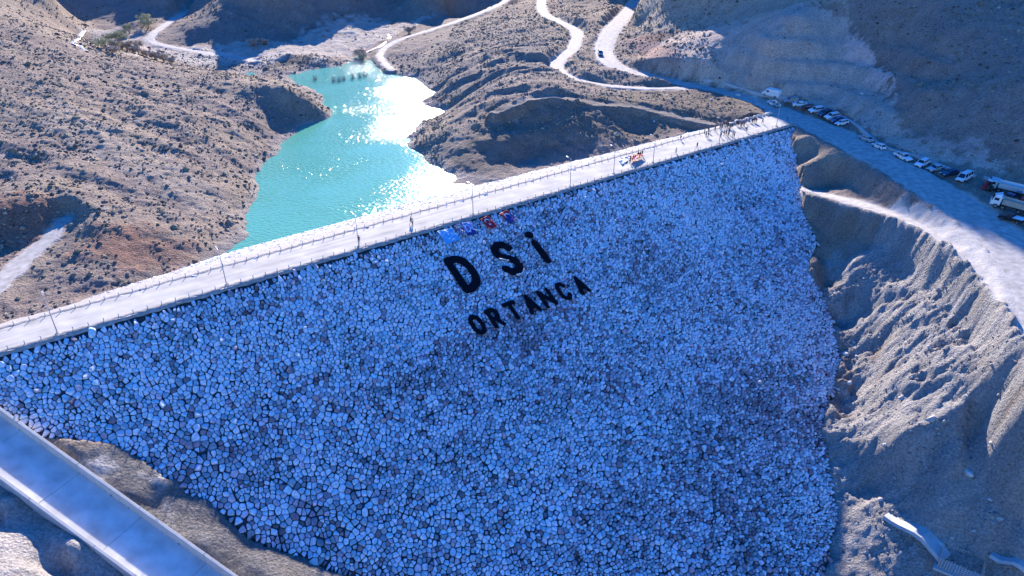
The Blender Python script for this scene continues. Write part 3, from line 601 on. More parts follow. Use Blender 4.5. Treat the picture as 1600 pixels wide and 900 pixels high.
raster([[(77.8,8.4),(77.8,15.4)],[(77.8,8.4),(79.6,8.4),(80.9,9.3),(81.5,11),(81.5,13.2),(80.7,14.8),(79.2,15.5),(77.8,15.4)]],1.75,'cloth_letter',m_black,label='huge black cloth letter D lying on the blue stones below the light blue flag',group=L1)
so_,o0=raster([[(92.6,9.9),(91.8,8.7),(90.4,8.35),(89.2,9.0),(88.9,10.1),(89.6,11.2),(91.1,12.1),(92.1,13.1),(92.1,14.4),(91.1,15.3),(89.7,15.1),(88.7,14.0)]],1.7,'cloth_letter',m_black,label='huge black cloth letter S with white painted fold highlights, in the middle of the top row',group=L1)
for st_ in ([(92.3,10.75),(93.3,10.45)],[(88.9,11.5),(90.6,12.5)],[(90.2,16.05),(91.6,16.1),(92.5,15.5)]): raster([st_],.22,'fold_highlight',m_white,parent=so_,org=o0,h=.56)  # white strips paint the light caught on the cloth folds
raster([[(98.95,8.3),(99.4,8.35)],[(99.2,10.6),(99.15,15.2)]],1.7,'cloth_letter',m_black,label='huge black cloth dotted letter I, the last in the top row',group=L1)
def small(st,lab): raster(st,.95,'cloth_letter',m_black,label=lab,group=L2)
small([[(75.4,21.1),(76.1,21.5),(76.4,22.2),(76.4,23.6),(76.1,24.3),(75.4,24.7),(74.7,24.3),(74.4,23.6),(74.4,22.2),(74.7,21.5),(75.4,21.1)]],'smaller black cloth letter O at the start of the lower row')
small([[(78.8,21.1),(78.8,24.6)],[(78.8,21.1),(80,21.15),(80.6,21.8),(80.5,22.6),(79.9,23.05),(78.8,23.05)],[(79.8,23.1),(80.6,24.6)]],'smaller black cloth letter R between the O and the T of the lower row')
small([[(83.1,21.2),(85.4,21.2)],[(84.25,21.2),(84.25,24.6)]],'smaller black cloth letter T in the lower row under the D')
small([[(88.8,21.1),(87.75,24.6)],[(88.8,21.1),(89.85,24.6)],[(88.2,23.6),(89.4,23.6)]],'smaller black cloth letter A between the T and the N of the lower row')
small([[(91.9,24.6),(91.9,21.2),(94.2,24.6),(94.2,21.2)]],'smaller black cloth letter N in the middle of the lower row')
small([[(98.5,21.8),(97.9,21.1),(97.1,21.2),(96.7,21.9),(96.7,23.8),(97.1,24.5),(97.9,24.6),(98.5,23.9)]],'smaller black cloth letter C between the N and the last A of the lower row')
small([[(102.4,21.1),(101.4,24.6)],[(102.4,21.1),(103.4,24.6)],[(101.8,23.6),(103.0,23.6)]],'smaller black cloth letter A ending the lower row, farthest right')
for o in list(C.objects):
    if o.name.startswith('cloth_letter'): o.name='cloth_letter'
# ------------------------------------------------------------------ flags
fm={k:mat('flag_'+k,c,.7) for k,c in dict(red=(.42,.008,.02),white=(.72,.74,.76),sky=(.10,.42,.75),navy=(.03,.035,.20),blue=(.12,.25,.60),purple=(.28,.14,.38),green=(.05,.10,.06)).items()}
def star(x,y,cx,cy,r,rot=0):
    a=math.atan2(y-cy,x-cx)-rot; d=math.hypot(x-cx,y-cy); k=(a%(2*math.pi/5))-math.pi/5
    return d*math.cos(abs(k))< r*.55*(1+.0) if False else d < r*(.38/ max(.05,math.cos(math.pi*.4-abs(abs(k)-math.pi/5)*1.0))) if d<r else False
def flagmesh(name,cornersW,fn,mats,N=30,Mm=44,amp=.10,base=None):
    V=[];Fq=[];mi=[]
    a,b,c,d=[Vector(q) for q in cornersW]      # top-left, top-right, bottom-right, bottom-left
    nrm=(b-a).cross(d-a).normalized(); 
    if nrm.z<0: nrm=-nrm
    for i in range(Mm+1):
        for j in range(N+1):
            s=j/N;t=i/Mm; p=(a*(1-s)+b*s)*(1-t)+(d*(1-s)+c*s)*t
            p=p+nrm*(amp*perlin(np.array([p.x*.9+p.z]),np.array([p.y*.9]),81)[0]+amp*.4*perlin(np.array([p.x*2.8]),np.array([p.y*2.8]),82)[0]); V.append(p)
    o0=sum((V[0],V[N],V[-1]),Vector())/3
    for i in range(Mm):
        for j in range(N): Fq.append((i*(N+1)+j,(i+1)*(N+1)+j,(i+1)*(N+1)+j+1,i*(N+1)+j+1)); mi.append(fn((j+.5)/N,(i+.5)/Mm))
    me=bpy.data.meshes.new(name); me.from_pydata([tuple(v-o0) for v in V],[],Fq)
    for m in mats: me.materials.append(m)
    me.polygons.foreach_set('material_index',mi); me.polygons.foreach_set('use_smooth',[True]*len(Fq))
    o=link(name,me); o.location=o0; sm=o.modifiers.new('thick','SOLIDIFY'); sm.thickness=.03; return o
def crescent(x,y,cx,cy,r,off=.25,dirx=0,diry=1): return math.hypot(x-cx,y-cy)<r and math.hypot(x-cx-dirx*off*r,y-cy-diry*off*r)>r*.8
def star5(x,y,cx,cy,r,rot=0):
    a=(math.atan2(y-cy,x-cx)-rot)%(2*math.pi/5)-math.pi/5; d=math.hypot(x-cx,y-cy); a=abs(a)
    # between the inner vertex (a=pi/5 is a point) 
    px_,py_=d*math.cos(a),d*math.sin(a); x1,y1=r*.42,0.; x2,y2=r*math.cos(math.pi/5),r*math.sin(math.pi/5)
    return (x2-x1)*(py_-y1)-(y2-y1)*(px_-x1)>0
def FW(x,y,off=.5): return Vector(F(x,y,off))
fl=lambda q:[FW(*c) for c in q]
o=flagmesh('flag',fl([(750.6,342.5),(762,337),(777,353),(764.7,359)]),lambda s,t:1 if (crescent(s,t*1.5,.5,.48,.27,.30) or star5(s,t*1.5,.5,.98,.15,math.pi/2)) else 0,[fm['red'],fm['white']])
tag(o,'bright red flag with white crescent and star spread on the stones','flag','flags spread on the stones under the crest')
o=flagmesh('flag',fl([(682.7,361),(705.6,356.5),(718.7,374),(698,382)]),lambda s,t:1 if ((.26<math.hypot((s-.48),(t-.42)*1.3)<.31 and not (.3<s<.5 and t>.5)) or (math.hypot(s-.15,t-.12)<.07) or (.3<s<.65 and .02<t<.10+.1*abs(s-.45)) or crescent(s,t,.78,.42,.13,.5,-1,0) or crescent(s,t,.6,.88,.12,.5,0,1)) else 0,[fm['sky'],fm['white']])
tag(o,'light blue flag with a pale round emblem, the largest one and nearest the D','flag','flags spread on the stones under the crest')
o=flagmesh('flag',fl([(721,348.5),(735.6,346.2),(745,365),(731,369)]),lambda s,t:2 if (.2<math.hypot(s-.4,(t-.45))<.27 or (math.hypot(s-.5,t-.7)<.07)) else 3 if math.hypot(s-.38,t-.45)<.2 else 1 if t>.68+.1*math.sin(s*7) else 0,[fm['blue'],fm['navy'],fm['white'],fm['purple']])
tag(o,'blue flag with purple emblem and navy lower end, left of the red flag','flag','flags spread on the stones under the crest')
o=flagmesh('flag',fl([(709,354),(718,350),(726,363),(722,367)]),lambda s,t:[0,1,2,3][int((math.sin(s*9+t*5)+math.sin(t*13-s*4)+2)*.99)%4],[fm['purple'],fm['navy'],fm['white'],fm['green']],amp=.5)
tag(o,'crumpled dark purple and white flag pushed together beside the light blue one','flag','flags spread on the stones under the crest')
o=flagmesh('flag',fl([(779.7,334),(792,328.4),(809,342),(798.4,350)]),lambda s,t:2 if crescent(s,t*1.3,.52,.5,.3,.3) else 1 if t>.36+.2*(.5-s) else 0,[fm['red'],fm['navy'],fm['white']])
tag(o,'half red half navy flag with a white arc, farthest right on the stones','flag','flags spread on the stones under the crest')
# flag carried on the crest
ca_=[Vector(P(*q,1.25)) for q in ((983,244),(999,238.5),(1006,241.5),(990,252.5))]
o=flagmesh('flag',ca_,lambda s,t:1 if (crescent(s,t,.35,.5,.2,.3,1,0) or star5(s,t,.62,.5,.09,0)) else 0,[fm['red'],fm['white']],amp=.35)
tag(o,'large red flag carried flat by people walking on the crest road','flag')
cb_=[Vector(P(*q,.35)) for q in ((966,249),(983,243),(986,248),(972,258))]
o=flagmesh('cloth_sheet',cb_,lambda s,t:0,[fm['white']],amp=.35); tag(o,'white cloth sheet trailing on the crest road behind the red flag','cloth')
# ------------------------------------------------------------------ guard posts, lamps, joints, kerb
m_post=mat('post_paint',(.40,.41,.42),.6); m_cap=mat('post_cap',(.70,.70,.68),.6); m_pole=mat('lamp_metal',(.45,.46,.48),.45,metal=.3); m_lens=mat('lamp_lens',(.6,.6,.55),.3); m_dark=mat('dark_rubber',(.02,.02,.02),.8)
def mkpost(label,group):
    r=empty('guard_post',(0,0,0),0,label,'guard post',group)
    a=MB(); a.tube((0,0,-.35),(0,0,.78),.075,.07,8); a.build('shaft',m_post,r,True)
    b=MB(); b.tube((0,0,.78),(0,0,.84),.09,.055,8); b.build('cap',m_cap,r); return r
GA='guard posts along the lake edge of the crest'; GB='guard posts along the stone slope edge of the crest'
pa=mkpost('short grey guard post on the lake side of the crest road',GA); pb=mkpost('short grey guard post on the stone slope side of the crest road',GB)
for k in range(-3,89):
    u=2.6+2.32*k
    if u<200:
        o=pa if k==-3 else copy_tree(pa); o.location=UW(u,-float(cw(u))+.25,.06); o.rotation_euler.z=k*.7
    o=pb if k==-3 else copy_tree(pb); o.location=UW(u+.9,-.35,.06); o.rotation_euler=(.05*math.sin(k*3.1),.05*math.cos(k*1.7),k*.5)
def mklamp():
    r=empty('street_lamp',(0,0,0),0,'tall','street lamp','street lamps along the crest road')
    a=MB(); a.box((0,0,.12),(.5,.5,.25)); a.build('footing',m_conc,r)
    a=MB(); a.tube((0,0,.2),(0,0,6.9),.10,.055,8); a.build('pole',m_pole,r,True)
    a=MB(); a.tube((0,0,6.75),(0,.55,7.05),.05,.045,6); a.tube((0,.55,7.05),(0,1.35,7.15),.045,.04,6); a.build('arm',m_pole,r)
    a=MB(); a.box((0,1.6,7.14),(.34,.75,.14),taper=(.7,.85)); h=a.build('lamp_head',m_pole,r); b=MB(); b.box((0,1.6,7.055),(.22,.5,.03)); b.build('lens',m_lens,h); return r
lp=mklamp(); nang=math.atan2(-nd[1],-nd[0])-math.pi/2
lam=[(8.2,'grey street lamp on the crest road, nearest the spillway end'),(35.8,'grey street lamp on the crest, second from the spillway end'),(62.5,'grey street lamp on the crest with a person standing at its foot'),(90.5,'grey street lamp on the crest above the blue and red flags'),(119,'grey street lamp on the crest beyond the flags, before the carried red flag'),(133.5,'grey street lamp on the crest beside the carried red flag'),(147.8,'grey street lamp on the crest just past the carried red flag'),(174.5,'grey street lamp in the middle of the crowd on the crest'),(201.6,'grey street lamp at the far end of the crest, by the parked cars')]
for i,(u,lab) in enumerate(lam):
    o=lp if i==0 else copy_tree(lp); o.location=UW(u,-.9 if i<8 else -1.3,.08); o.rotation_euler.z=nang; o['label']=lab
# shoulder of looser gravel on both rims, part of the dam
m_sh=mat('shoulder_gravel',(.33,.31,.29),1,bump=.6,var=.25,varscale=1.5)
for side in (0,1):
    V=[];f=[]
    for i in range(421):
        u=-16+225*i/420; r1=.14*math.sin(i*1.3)+.1*math.sin(i*.37); r2=.1*math.sin(i*2.1)
        w0=-.85+r1 if side==0 else -float(cw(u))+.45+r1; sg=1 if side==0 else -1
        for q,(dw,z) in enumerate(((0,.115),(.35,.24+.05*r2),(.8+r2,.20),(1.25+r2,-.05),(1.45,-.35))): V.append(UW(u,w0+sg*dw,z))
    for i in range(420):
        for q in range(4): f.append((i*5+q,i*5+q+1,i*5+q+6,i*5+q+5))
    me=bpy.data.meshes.new('gravel_shoulder'); me.from_pydata(dl(V),[],f); me.materials.append(m_sh); me.polygons.foreach_set('use_smooth',[True]*len(f)); link('gravel_shoulder',me,dam)
# ------------------------------------------------------------------ boulders
m_rock=mat('boulder_stone',(.50,.49,.48),.85,bump=.5,var=.2,varscale=2)
def rock(seed,r,flat=.7):
    rr=random.Random(seed); bm=bmesh.new(); bmesh.ops.create_icosphere(bm,subdivisions=2,radius=1)
    ax=[Vector((rr.gauss(0,1),rr.gauss(0,1),rr.gauss(0,1))).normalized() for _ in range(9)]
    for v in bm.verts:
        d=v.co.normalized(); k=min(1.,min((.72+.2*rr_)/max(.05,d.dot(a)) if d.dot(a)>0 else 9 for a,rr_ in zip(ax,(.1,.5,.9,.3,.7,.2,.8,.4,.6))))
        v.co=Vector((d.x*k*r*1.15,d.y*k*r*.85,d.z*k*r*flat))
    me=bpy.data.meshes.new('boulder'); bm.to_mesh(me); bm.free(); me.materials.append(m_rock); return me
rk=[rock(i,1.) for i in range(5)]
def boulder(loc,r,label,group=None,k=0,col=None):
    o=bpy.data.objects.new('boulder',rk[k%5]); C.objects.link(o); o.location=loc; o.scale=(r,r,r); o.rotation_euler=(0,0,k*1.9); tag(o,label,'boulder',group); return o
ROWG='pale boulders along the lake side rim'
for k,(x,y) in enumerate([(1204,177),(1198.5,178.5),(1193,180),(1186.5,181.5),(1179,183),(1173,184.5),(1168,186.5),(1163,188),(1157,189),(1151.5,190),(1146.5,192.5),(1142,193.5)]):
    p=P(x,y,.35); boulder(p,.75+.2*math.sin(k*2.3),'white sunlit boulder in the row on the lake side rim behind the crowd' if k else 'largest white boulder, last in the row at the far end of the crest',ROWG,k)
bl=[((1321,555),.8,'pale boulder lying alone beside the right edge of the stone slope'),((1327,600),.6,'brown boulder on the sunlit earth below the lone pale boulder'),((1309,609),.45,'small white stone at the right edge of the stone slope'),((1309.5,615),.3,'very small white stone just below the small white one'),((1382,698),.45,'pale stone on the dark shaded earth bank'),((1512,743),.9,'flat pale boulder in the dark pit at the right'),((1546,698),.4,'small pale stone high in the dark pit'),((1545,783),.4,'small pale stone low in the dark pit'),
((1310,118),.5,'pale stone on the cut hillside above the parked cars'),((1347,147),.6,'pale stone on the cut hillside edge above the parked cars'),((1400,148),.5,'small pale stone on the dark hillside far above the cars'),((1022,190),.45,'pale stone on the shaded bank behind the crowd'),((1153,150),.9,'pale boulder by the road before the white van'),((1111,157),.6,'pale stone on the shaded slope below the valley road'),((1375,782),.5,'pale stone beside the concrete culvert'),((1468,852),.7,'grey boulder behind the rebar cage'),((1475,858),.5,'smaller grey boulder behind the rebar cage')]
for k,((x,y),r,lab) in enumerate(bl): p=hit(x,y); boulder((p.x,p.y,p.z+r*.25),r,lab,None,k+1)
o=boulder((F(1187,597,.5)),.5,'bright white stone lying on the blue stone slope',None,2)
# ------------------------------------------------------------------ roadside kerb under the cut hill
m_kerb=mat('kerb_concrete',(.42,.43,.44),.85,var=.12,varscale=.6)
def kerb(pxs,label,h=.55,wd=.7):
    pp=[hit(*q) for q in pxs]; pp=[Vector(q) for q in catmull([tuple(p) for p in pp],4)]; V=[];f=[]; o0=pp[len(pp)//2]
    for i,p in enumerate(pp):
        a=pp[max(i-1,0)];b=pp[min(i+1,len(pp)-1)]; d=Vector((b.x-a.x,b.y-a.y,0)).normalized(); n=Vector((-d.y,d.x,0))
        for s,z in ((-.5,-.6),(-.5,h),(-.42,h+.06),(.42,h+.06),(.5,h),(.5,-.6)): V.append(tuple(p+n*(s*wd)+Vector((0,0,z))-o0))
    for i in range(len(pp)-1):
        for q in range(5): f.append((i*6+q,i*6+q+1,i*6+q+7,i*6+q+6))
    f+=[(0,1,2,3,4,5),tuple(range((len(pp)-1)*6,len(pp)*6))[::-1]]
    me=bpy.data.meshes.new('kerb_wall'); me.from_pydata(V,[],f); me.materials.append(m_kerb); o=link('kerb_wall',me); o.location=o0; return tag(o,label,'kerb')
kerb([(1100,126),(1140,134),(1180,146),(1215,153),(1250,162),(1290,175),(1322,188),(1345,203),(1372,226),(1400,238),(1430,246),(1462,258),(1495,270),(1524,277)],'long low concrete kerb behind the row of parked cars')
kerb([(1536,279),(1546,282)],'short loose piece of concrete kerb, alone in the gap')
kerb([(1549,284),(1575,292),(1600,300),(1640,314)],'low concrete kerb behind the trucks at the right edge')
# ------------------------------------------------------------------ culvert and rebar at the lower right
def slab(p0,p1,wd,h,name,m,label,cat):
    o0=(p0+p1)/2; d=(p1-p0); n=Vector((-d.y,d.x,0)).normalized(); V=[];f=[];N=8
    for i in range(N+1):
        p=p0+d*(i/N); w2=wd*(.55+.45*min(1,i/3))/2; q0=p0+d*(max(0,i-1)/N); p.z=(max(gz(p.x+n.x*e,p.y+n.y*e) for e in (-w2,0,w2))+max(gz(q0.x+n.x*e,q0.y+n.y*e) for e in (-w2,0,w2)))/2; p=p-o0
        for s,z in ((-w2-.25,-.8),(-w2,h),(w2,h),(w2+.25,-.8)): V.append(tuple(p+n*s+Vector((0,0,z))))
    for i in range(N):
        for q in range(3): f.append((i*4+q,i*4+q+1,i*4+q+5,i*4+q+4))
    f+=[(0,1,2,3),(N*4+3,N*4+2,N*4+1,N*4)]
    me=bpy.data.meshes.new(name); me.from_pydata(V,[],f); me.materials.append(m); o=link(name,me); o.location=o0; return tag(o,label,cat)
slab(hit(1384,806),hit(1474,880),2.9,-.15,'concrete_culvert',m_kerb,'smooth blue grey concrete culvert running down to the rebar cage','culvert')
slab(hit(1545,872),hit(1600,900),1.4,-.2,'concrete_culvert',m_kerb,'shaded concrete strip beyond the rebar cage at the lower right corner','culvert')
m_bar=mat('rebar_steel',(.50,.46,.42),.6,metal=.4)
c0=hit(1499,886); rc=empty('rebar_cage',c0,0,'open box of steel reinforcement bars standing on the concrete at the lower right','rebar cage')
dv=(hit(1540,902)-hit(1478,872)); dv.z=0; dv.normalize(); dn=Vector((dv.y,-dv.x,0))
Lc,Wc,Hc=6.4,4.4,2.1
for (a,b,nm) in (((-Lc/2,Wc/2),(Lc/2,Wc/2),0),((-Lc/2,-Wc/2),(Lc/2,-Wc/2),1),((-Lc/2,-Wc/2),(-Lc/2,Wc/2),2),((Lc/2,-Wc/2),(Lc/2,Wc/2),3)):
    mb=MB(); A_=dv*a[0]+dn*a[1]; B_=dv*b[0]+dn*b[1]; Ld=(B_-A_).length; n=int(Ld/.42)
    rr=random.Random(nm)
    for k in range(n+1):
        p=A_.lerp(B_,k/n); mb.tube(p+Vector((0,0,-.6)),p+Vector((rr.uniform(-.05,.05),rr.uniform(-.05,.05),Hc+rr.uniform(-.1,.5))),.06,n=5)
    for k in range(6): z=-.2+k*.42; mb.tube(A_+Vector((0,0,z)),B_+Vector((0,0,z)),.055,n=5)
    mb.build('bar_panel',m_bar,rc)
mb=MB(); mb.box((0,0,-.35),(Lc+1,Wc+1,.5),rz=math.atan2(dv.y,dv.x)); mb.build('concrete_base',m_kerb,rc)
# ------------------------------------------------------------------ vehicles
m_glass=mat('car_glass',(.015,.02,.03),.08,spec=.7); m_tyre=mat('tyre',(.015,.015,.016),.9); m_rim=mat('rim',(.35,.36,.38),.35,metal=.8); m_hl=mat('headlight_glass',(.7,.72,.75),.15); m_tl=mat('tail_light_glass',(.35,.01,.01),.25); m_trim=mat('black_trim',(.02,.02,.022),.6); m_chr=mat('plate',(.7,.7,.68),.5)
def loft(mb,secs,mi=0):   # sections: (x, [(y,z)...]) closed rings
    n=len(secs[0][1]); vs=[(x,y,z) for x,r in secs for y,z in r]; fs=[]
    for i in range(len(secs)-1):
        for k in range(n): fs.append((i*n+k,i*n+(k+1)%n,(i+1)*n+(k+1)%n,(i+1)*n+k))
    fs+=[tuple(range(n))[::-1],tuple(range((len(secs)-1)*n,len(secs)*n))]; mb.add(vs,fs,mi)
def ring(hw,z0,z1,tuck=.9): return [(-hw*.92,z0),(hw*.92,z0),(hw,z0+.18),(hw,z1-.12),(hw*tuck,z1),(-hw*tuck,z1),(-hw,z1-.12),(-hw,z0+.18)]
def wheels(root,xs,y,r,w=.24,dual=()):
    for x in xs:
        for s in (-1,1):
            ww=w*2 if x in dual else w
            a=MB(); a.tube((x,s*(y-ww/2),r),(x,s*(y+ww/2),r),r,n=18); t=a.build('wheel',m_tyre,root,False)
            b=MB(); b.tube((x,s*(y+ww/2-.02),r),(x,s*(y+ww/2+.012),r),r*.6,n=12); b.build('rim',m_rim,t)
def lights(root,L,hw,z,zt):
    for s in (-1,1):
        a=MB(); a.box((L/2-.10,s*hw*.72,z),(.22,.34,.15)); a.build('headlight',m_hl,root)
        a=MB(); a.box((-L/2+.07,s*hw*.78,zt),(.16,.24,.24)); a.build('tail_light',m_tl,root)
        a=MB(); a.box((L*.17,s*(hw+.1),z+.35),(.16,.2,.14)); a.build('mirror',m_trim,root)
def car(kind,paintm,label,cat,group):
    dims=dict(sedan=(4.7,.92,1.46),suv=(4.75,.95,1.72),van=(5.0,.97,1.98),hatch=(4.2,.89,1.5))[kind]; L,hw,H=dims; h2=L/2; hood=.92 if kind=='sedan' else .98 if kind=='hatch' else 1.08; belt=hood+.04
    r=empty({'sedan':'parked_car','hatch':'parked_car','suv':'parked_suv','van':'passenger_van'}[kind],(0,0,0),0,label,cat,group)
    mb=MB(); tail=dict(sedan=.98,suv=1.1,van=1.12,hatch=1.0)[kind]
    loft(mb,[(-h2,ring(hw*.86,.42,tail-.14)),(-h2+.12,ring(hw*.95,.28,tail)),(-h2+.8,ring(hw,.22,tail+.02)),(-.3,ring(hw,.20,belt)),(h2*.36,ring(hw,.20,belt)),(h2*.62,ring(hw*.99,.22,hood)),(h2-.18,ring(hw*.92,.26,hood-.16)),(h2,ring(hw*.8,.40,hood-.32))])
    body=mb.build('body',paintm,r,False); bv=body.modifiers.new('b','BEVEL'); bv.width=.03; bv.segments=1
    # greenhouse in glass, roof and pillars in paint
    fr={'sedan':(-h2*.78,-h2*.40,h2*.12,h2*.44),'hatch':(-h2*.93,-h2*.70,h2*.08,h2*.46),'suv':(-h2*.96,-h2*.82,h2*.12,h2*.46),'van':(-h2*.97,-h2*.90,h2*.30,h2*.68)}[kind]
    g=MB(); zb=belt-.05; zt=H-.07; b0=hw*.93; t0=hw*.74
    def fru(mb,x,zb,zt,b0,t0): vs=[(x[0],-b0,zb),(x[3],-b0,zb),(x[3],b0,zb),(x[0],b0,zb),(x[1],-t0,zt),(x[2],-t0,zt),(x[2],t0,zt),(x[1],t0,zt)]; mb.add(vs,[(0,1,2,3),(4,5,6,7),(0,1,5,4),(1,2,6,5),(2,3,7,6),(3,0,4,7)])
    fru(g,fr,zb,zt,b0,t0); g.build('windows',m_glass,r)
    q=MB(); loft(q,[(fr[1]-.06,[(-t0*.9,zt-.03),(t0*.9,zt-.03),(t0*.85,zt+.03),(-t0*.85,zt+.03)]),(fr[1]+.15,[(-t0-.03,zt-.03),(t0+.03,zt-.03),(t0*.9,H),(-t0*.9,H)]),(fr[2]-.15,[(-t0-.03,zt-.03),(t0+.03,zt-.03),(t0*.9,H),(-t0*.9,H)]),(fr[2]+.06,[(-t0*.9,zt-.03),(t0*.9,zt-.03),(t0*.85,zt+.02),(-t0*.85,zt+.02)])]); q.build('roof',paintm,r)
    for s in (-1,1):
        p=MB()
        for xa,xb in ((fr[0],fr[1]),(fr[3],fr[2])): p.tube((xa,s*(b0+.005),zb),(xb,s*(t0+.005),zt),.05,.045,5)
        for k in ((.5,) if kind in('sedan','hatch') else (.32,.66)): x=fr[1]*k+fr[2]*(1-k); p.tube((x,s*(b0+.005),zb),(x,s*(t0+.005),zt),.045,.04,5)
        p.tube((fr[0],s*(b0+.005),zb),(fr[3],s*(b0+.005),zb),.03,n=5); p.build('pillar_frame',paintm,r)
    lights(r,L,hw,hood-.24,tail-.22); wheels(r,(-h2*.60,h2*.62),hw-.10,.34)
    a=MB(); a.box((h2-.04,0,.42),(.14,hw*1.5,.2)); a.box((h2-.01,0,.60),(.08,.7,.14)); a.build('grille',m_trim,r)
    if kind in('suv','van'):
        a=MB(); 
        for s in (-1,1): a.tube((fr[1]+.2,s*t0*.86,H+.05),(fr[2]-.2,s*t0*.86,H+.05),.025,n=5)
        a.build('roof_rails',m_trim,r)
    return r
def pickup(paintm,label,bedm=None,cover=False):
    r=empty('pickup_truck',(0,0,0),0,label,'pickup truck','pickup trucks on the yard'); L=5.3; h2=L/2; hw=.95
    mb=MB(); loft(mb,[(-.35,ring(hw,.3,1.12)),(h2*.42,ring(hw,.3,1.14)),(h2*.66,ring(hw*.99,.3,1.1)),(h2-.15,ring(hw*.93,.34,1.0)),(h2,ring(hw*.8,.45,.8))]); o=mb.build('body',paintm,r)
    mb=MB(); mb.box((-1.5,0,.62),(2.3,1.86,.12)); 
    for s in (-1,1): mb.box((-1.5,s*.92,.86),(2.3,.09,.6))
    mb.box((-2.6,0,.86),(.09,1.93,.6)); mb.build('cargo_bed',bedm or paintm,r)
    mb=MB(); mb.box((-1.48,0,.72 if not cover else 1.19),(2.12,1.7,.05)); mb.build('bed_liner' if not cover else 'bed_cover',m_trim if not cover else m_white,r)
    g=MB(); x=(-.4,-.15,.55,1.15); g.add([(x[0],-.88,1.08),(x[3],-.88,1.08),(x[3],.88,1.08),(x[0],.88,1.08),(x[1],-.7,1.7),(x[2],-.7,1.7),(x[2],.7,1.7),(x[1],.7,1.7)],[(0,1,2,3),(4,5,6,7),(0,1,5,4),(1,2,6,5),(2,3,7,6),(3,0,4,7)]); g.build('windows',m_glass,r)
    q=MB(); q.box((.2,0,1.74),(.95,1.5,.1),taper=(.9,.9)); q.build('roof',paintm,r)
    p=MB()
    for s in (-1,1):
        p.tube((x[0],s*.885,1.08),(x[1],s*.705,1.7),.05,n=5); p.tube((x[3],s*.885,1.08),(x[2],s*.705,1.7),.05,n=5); p.tube((.25,s*.885,1.08),(.2,s*.705,1.7),.05,n=5)
    p.build('pillar_frame',paintm,r); lights(r,L,hw,.86,.9); wheels(r,(-1.6,1.65),.86,.38,.26)
    a=MB(); a.box((h2-.02,0,.5),(.16,1.7,.22)); a.build('bumper',m_trim,r); return r
def tipper(cabm,bedm,label,L=8.6,group='tipper trucks at the right edge',deflector=True):
    r=empty('tipper_truck',(0,0,0),0,label,'tipper truck',group); h2=L/2
    mb=MB(); xc=h2-.95; loft(mb,[(h2-1.95,ring(1.22,.75,2.75,.95)),(h2-.45,ring(1.22,.6,2.75,.92)),(h2-.12,ring(1.2,.55,1.75,.95)),(h2,ring(1.12,.55,1.5,.95))]); mb.build('cab',cabm,r)
    g=MB(); g.add([(h2-.08,-1.02,1.78),(h2-.08,1.02,1.78),(h2-.36,.95,2.6),(h2-.36,-.95,2.6),(h2-.14,-1.02,1.74),(h2-.14,1.02,1.74),(h2-.42,.95,2.56),(h2-.42,-.95,2.56)],[(0,1,2,3),(7,6,5,4),(0,4,5,1),(2,6,7,3),(1,5,6,2),(0,3,7,4)]); g.build('windscreen',m_glass,r)
    for s in (-1,1):
        g=MB(); g.box((h2-1.0,s*1.225,2.15),(.95,.03,.62)); g.build('side_window',m_glass,r)
        g=MB(); g.tube((h2-.3,s*1.2,2.3),(h2-.15,s*1.45,2.3),.03,n=5); g.box((h2-.15,s*1.45,2.05),(.08,.16,.5)); g.build('mirror',m_trim,r)
        a=MB(); a.box((h2+.0,s*.88,.95),(.1,.36,.2)); a.build('headlight',m_hl,r)
        a=MB(); a.box((-h2+.05,s*.95,.85),(.08,.35,.14)); a.build('tail_light',m_tl,r)
    if deflector:
        a=MB(); a.add([(h2-.5,-.95,2.76),(h2-.5,.95,2.76),(h2-1.75,1.05,2.76),(h2-1.75,-1.05,2.76),(h2-1.0,-.8,3.1),(h2-1.0,.8,3.1),(h2-1.75,.95,3.4),(h2-1.75,-.95,3.4)],[(0,1,2,3),(4,5,6,7),(0,1,5,4),(1,2,6,5),(2,3,7,6),(3,0,4,7)]); a.build('air_deflector',cabm,r)
    c=MB(); c.box((-.6,0,.78),(L-1.4,.85,.3)); c.build('chassis',m_trim,r)
    b=MB(); x0=-h2+.05; x1=h2-2.25; hb=1.25; zf=1.15; zt=2.45
    b.add([(x0,-hb*.85,zf),(x1,-hb*.85,zf),(x1,hb*.85,zf),(x0,hb*.85,zf),(x0-.15,-hb,zt),(x1,-hb,zt),(x1,hb,zt),(x0-.15,hb,zt)],[(0,3,2,1),(0,1,5,4),(2,3,7,6),(1,2,6,5),(3,0,4,7)])
    ii=.09; b.add([(x0+ii,-hb*.85+ii,zf+ii),(x1-ii,-hb*.85+ii,zf+ii),(x1-ii,hb*.85-ii,zf+ii),(x0+ii,hb*.85-ii,zf+ii),(x0-.15+ii,-hb+ii,zt),(x1-ii,-hb+ii,zt),(x1-ii,hb-ii,zt),(x0-.15+ii,hb-ii,zt)],[(0,1,2,3),(4,5,1,0),(6,7,3,2),(5,6,2,1),(7,4,0,3)])
    bb=len(b.v)-16
    b.f+= [(bb+4,bb+5,bb+13,bb+12),(bb+5,bb+6,bb+14,bb+13),(bb+6,bb+7,bb+15,bb+14),(bb+7,bb+4,bb+12,bb+15)]; b.m+=[0]*4
    for k in range(7):
        x=x0+.3+k*(x1-x0-.5)/6
        for s in (-1,1): b.tube((x,s*(hb*.86+.02),zf),(x,s*(hb+.03),zt),.05,n=4)
    b.build('tipper_body',bedm,r)
    a=MB(); a.box((x1+.35,0,zt+.12),(.9,2.3,.08)); a.build('cab_guard',bedm,r)
    wheels(r,(h2-1.25,h2-2.7,-h2+2.6,-h2+1.25),1.08,.52,.3,); return r
P_=lambda n,c,ro=.28:mat('paint_'+n,c,ro,spec=.6)
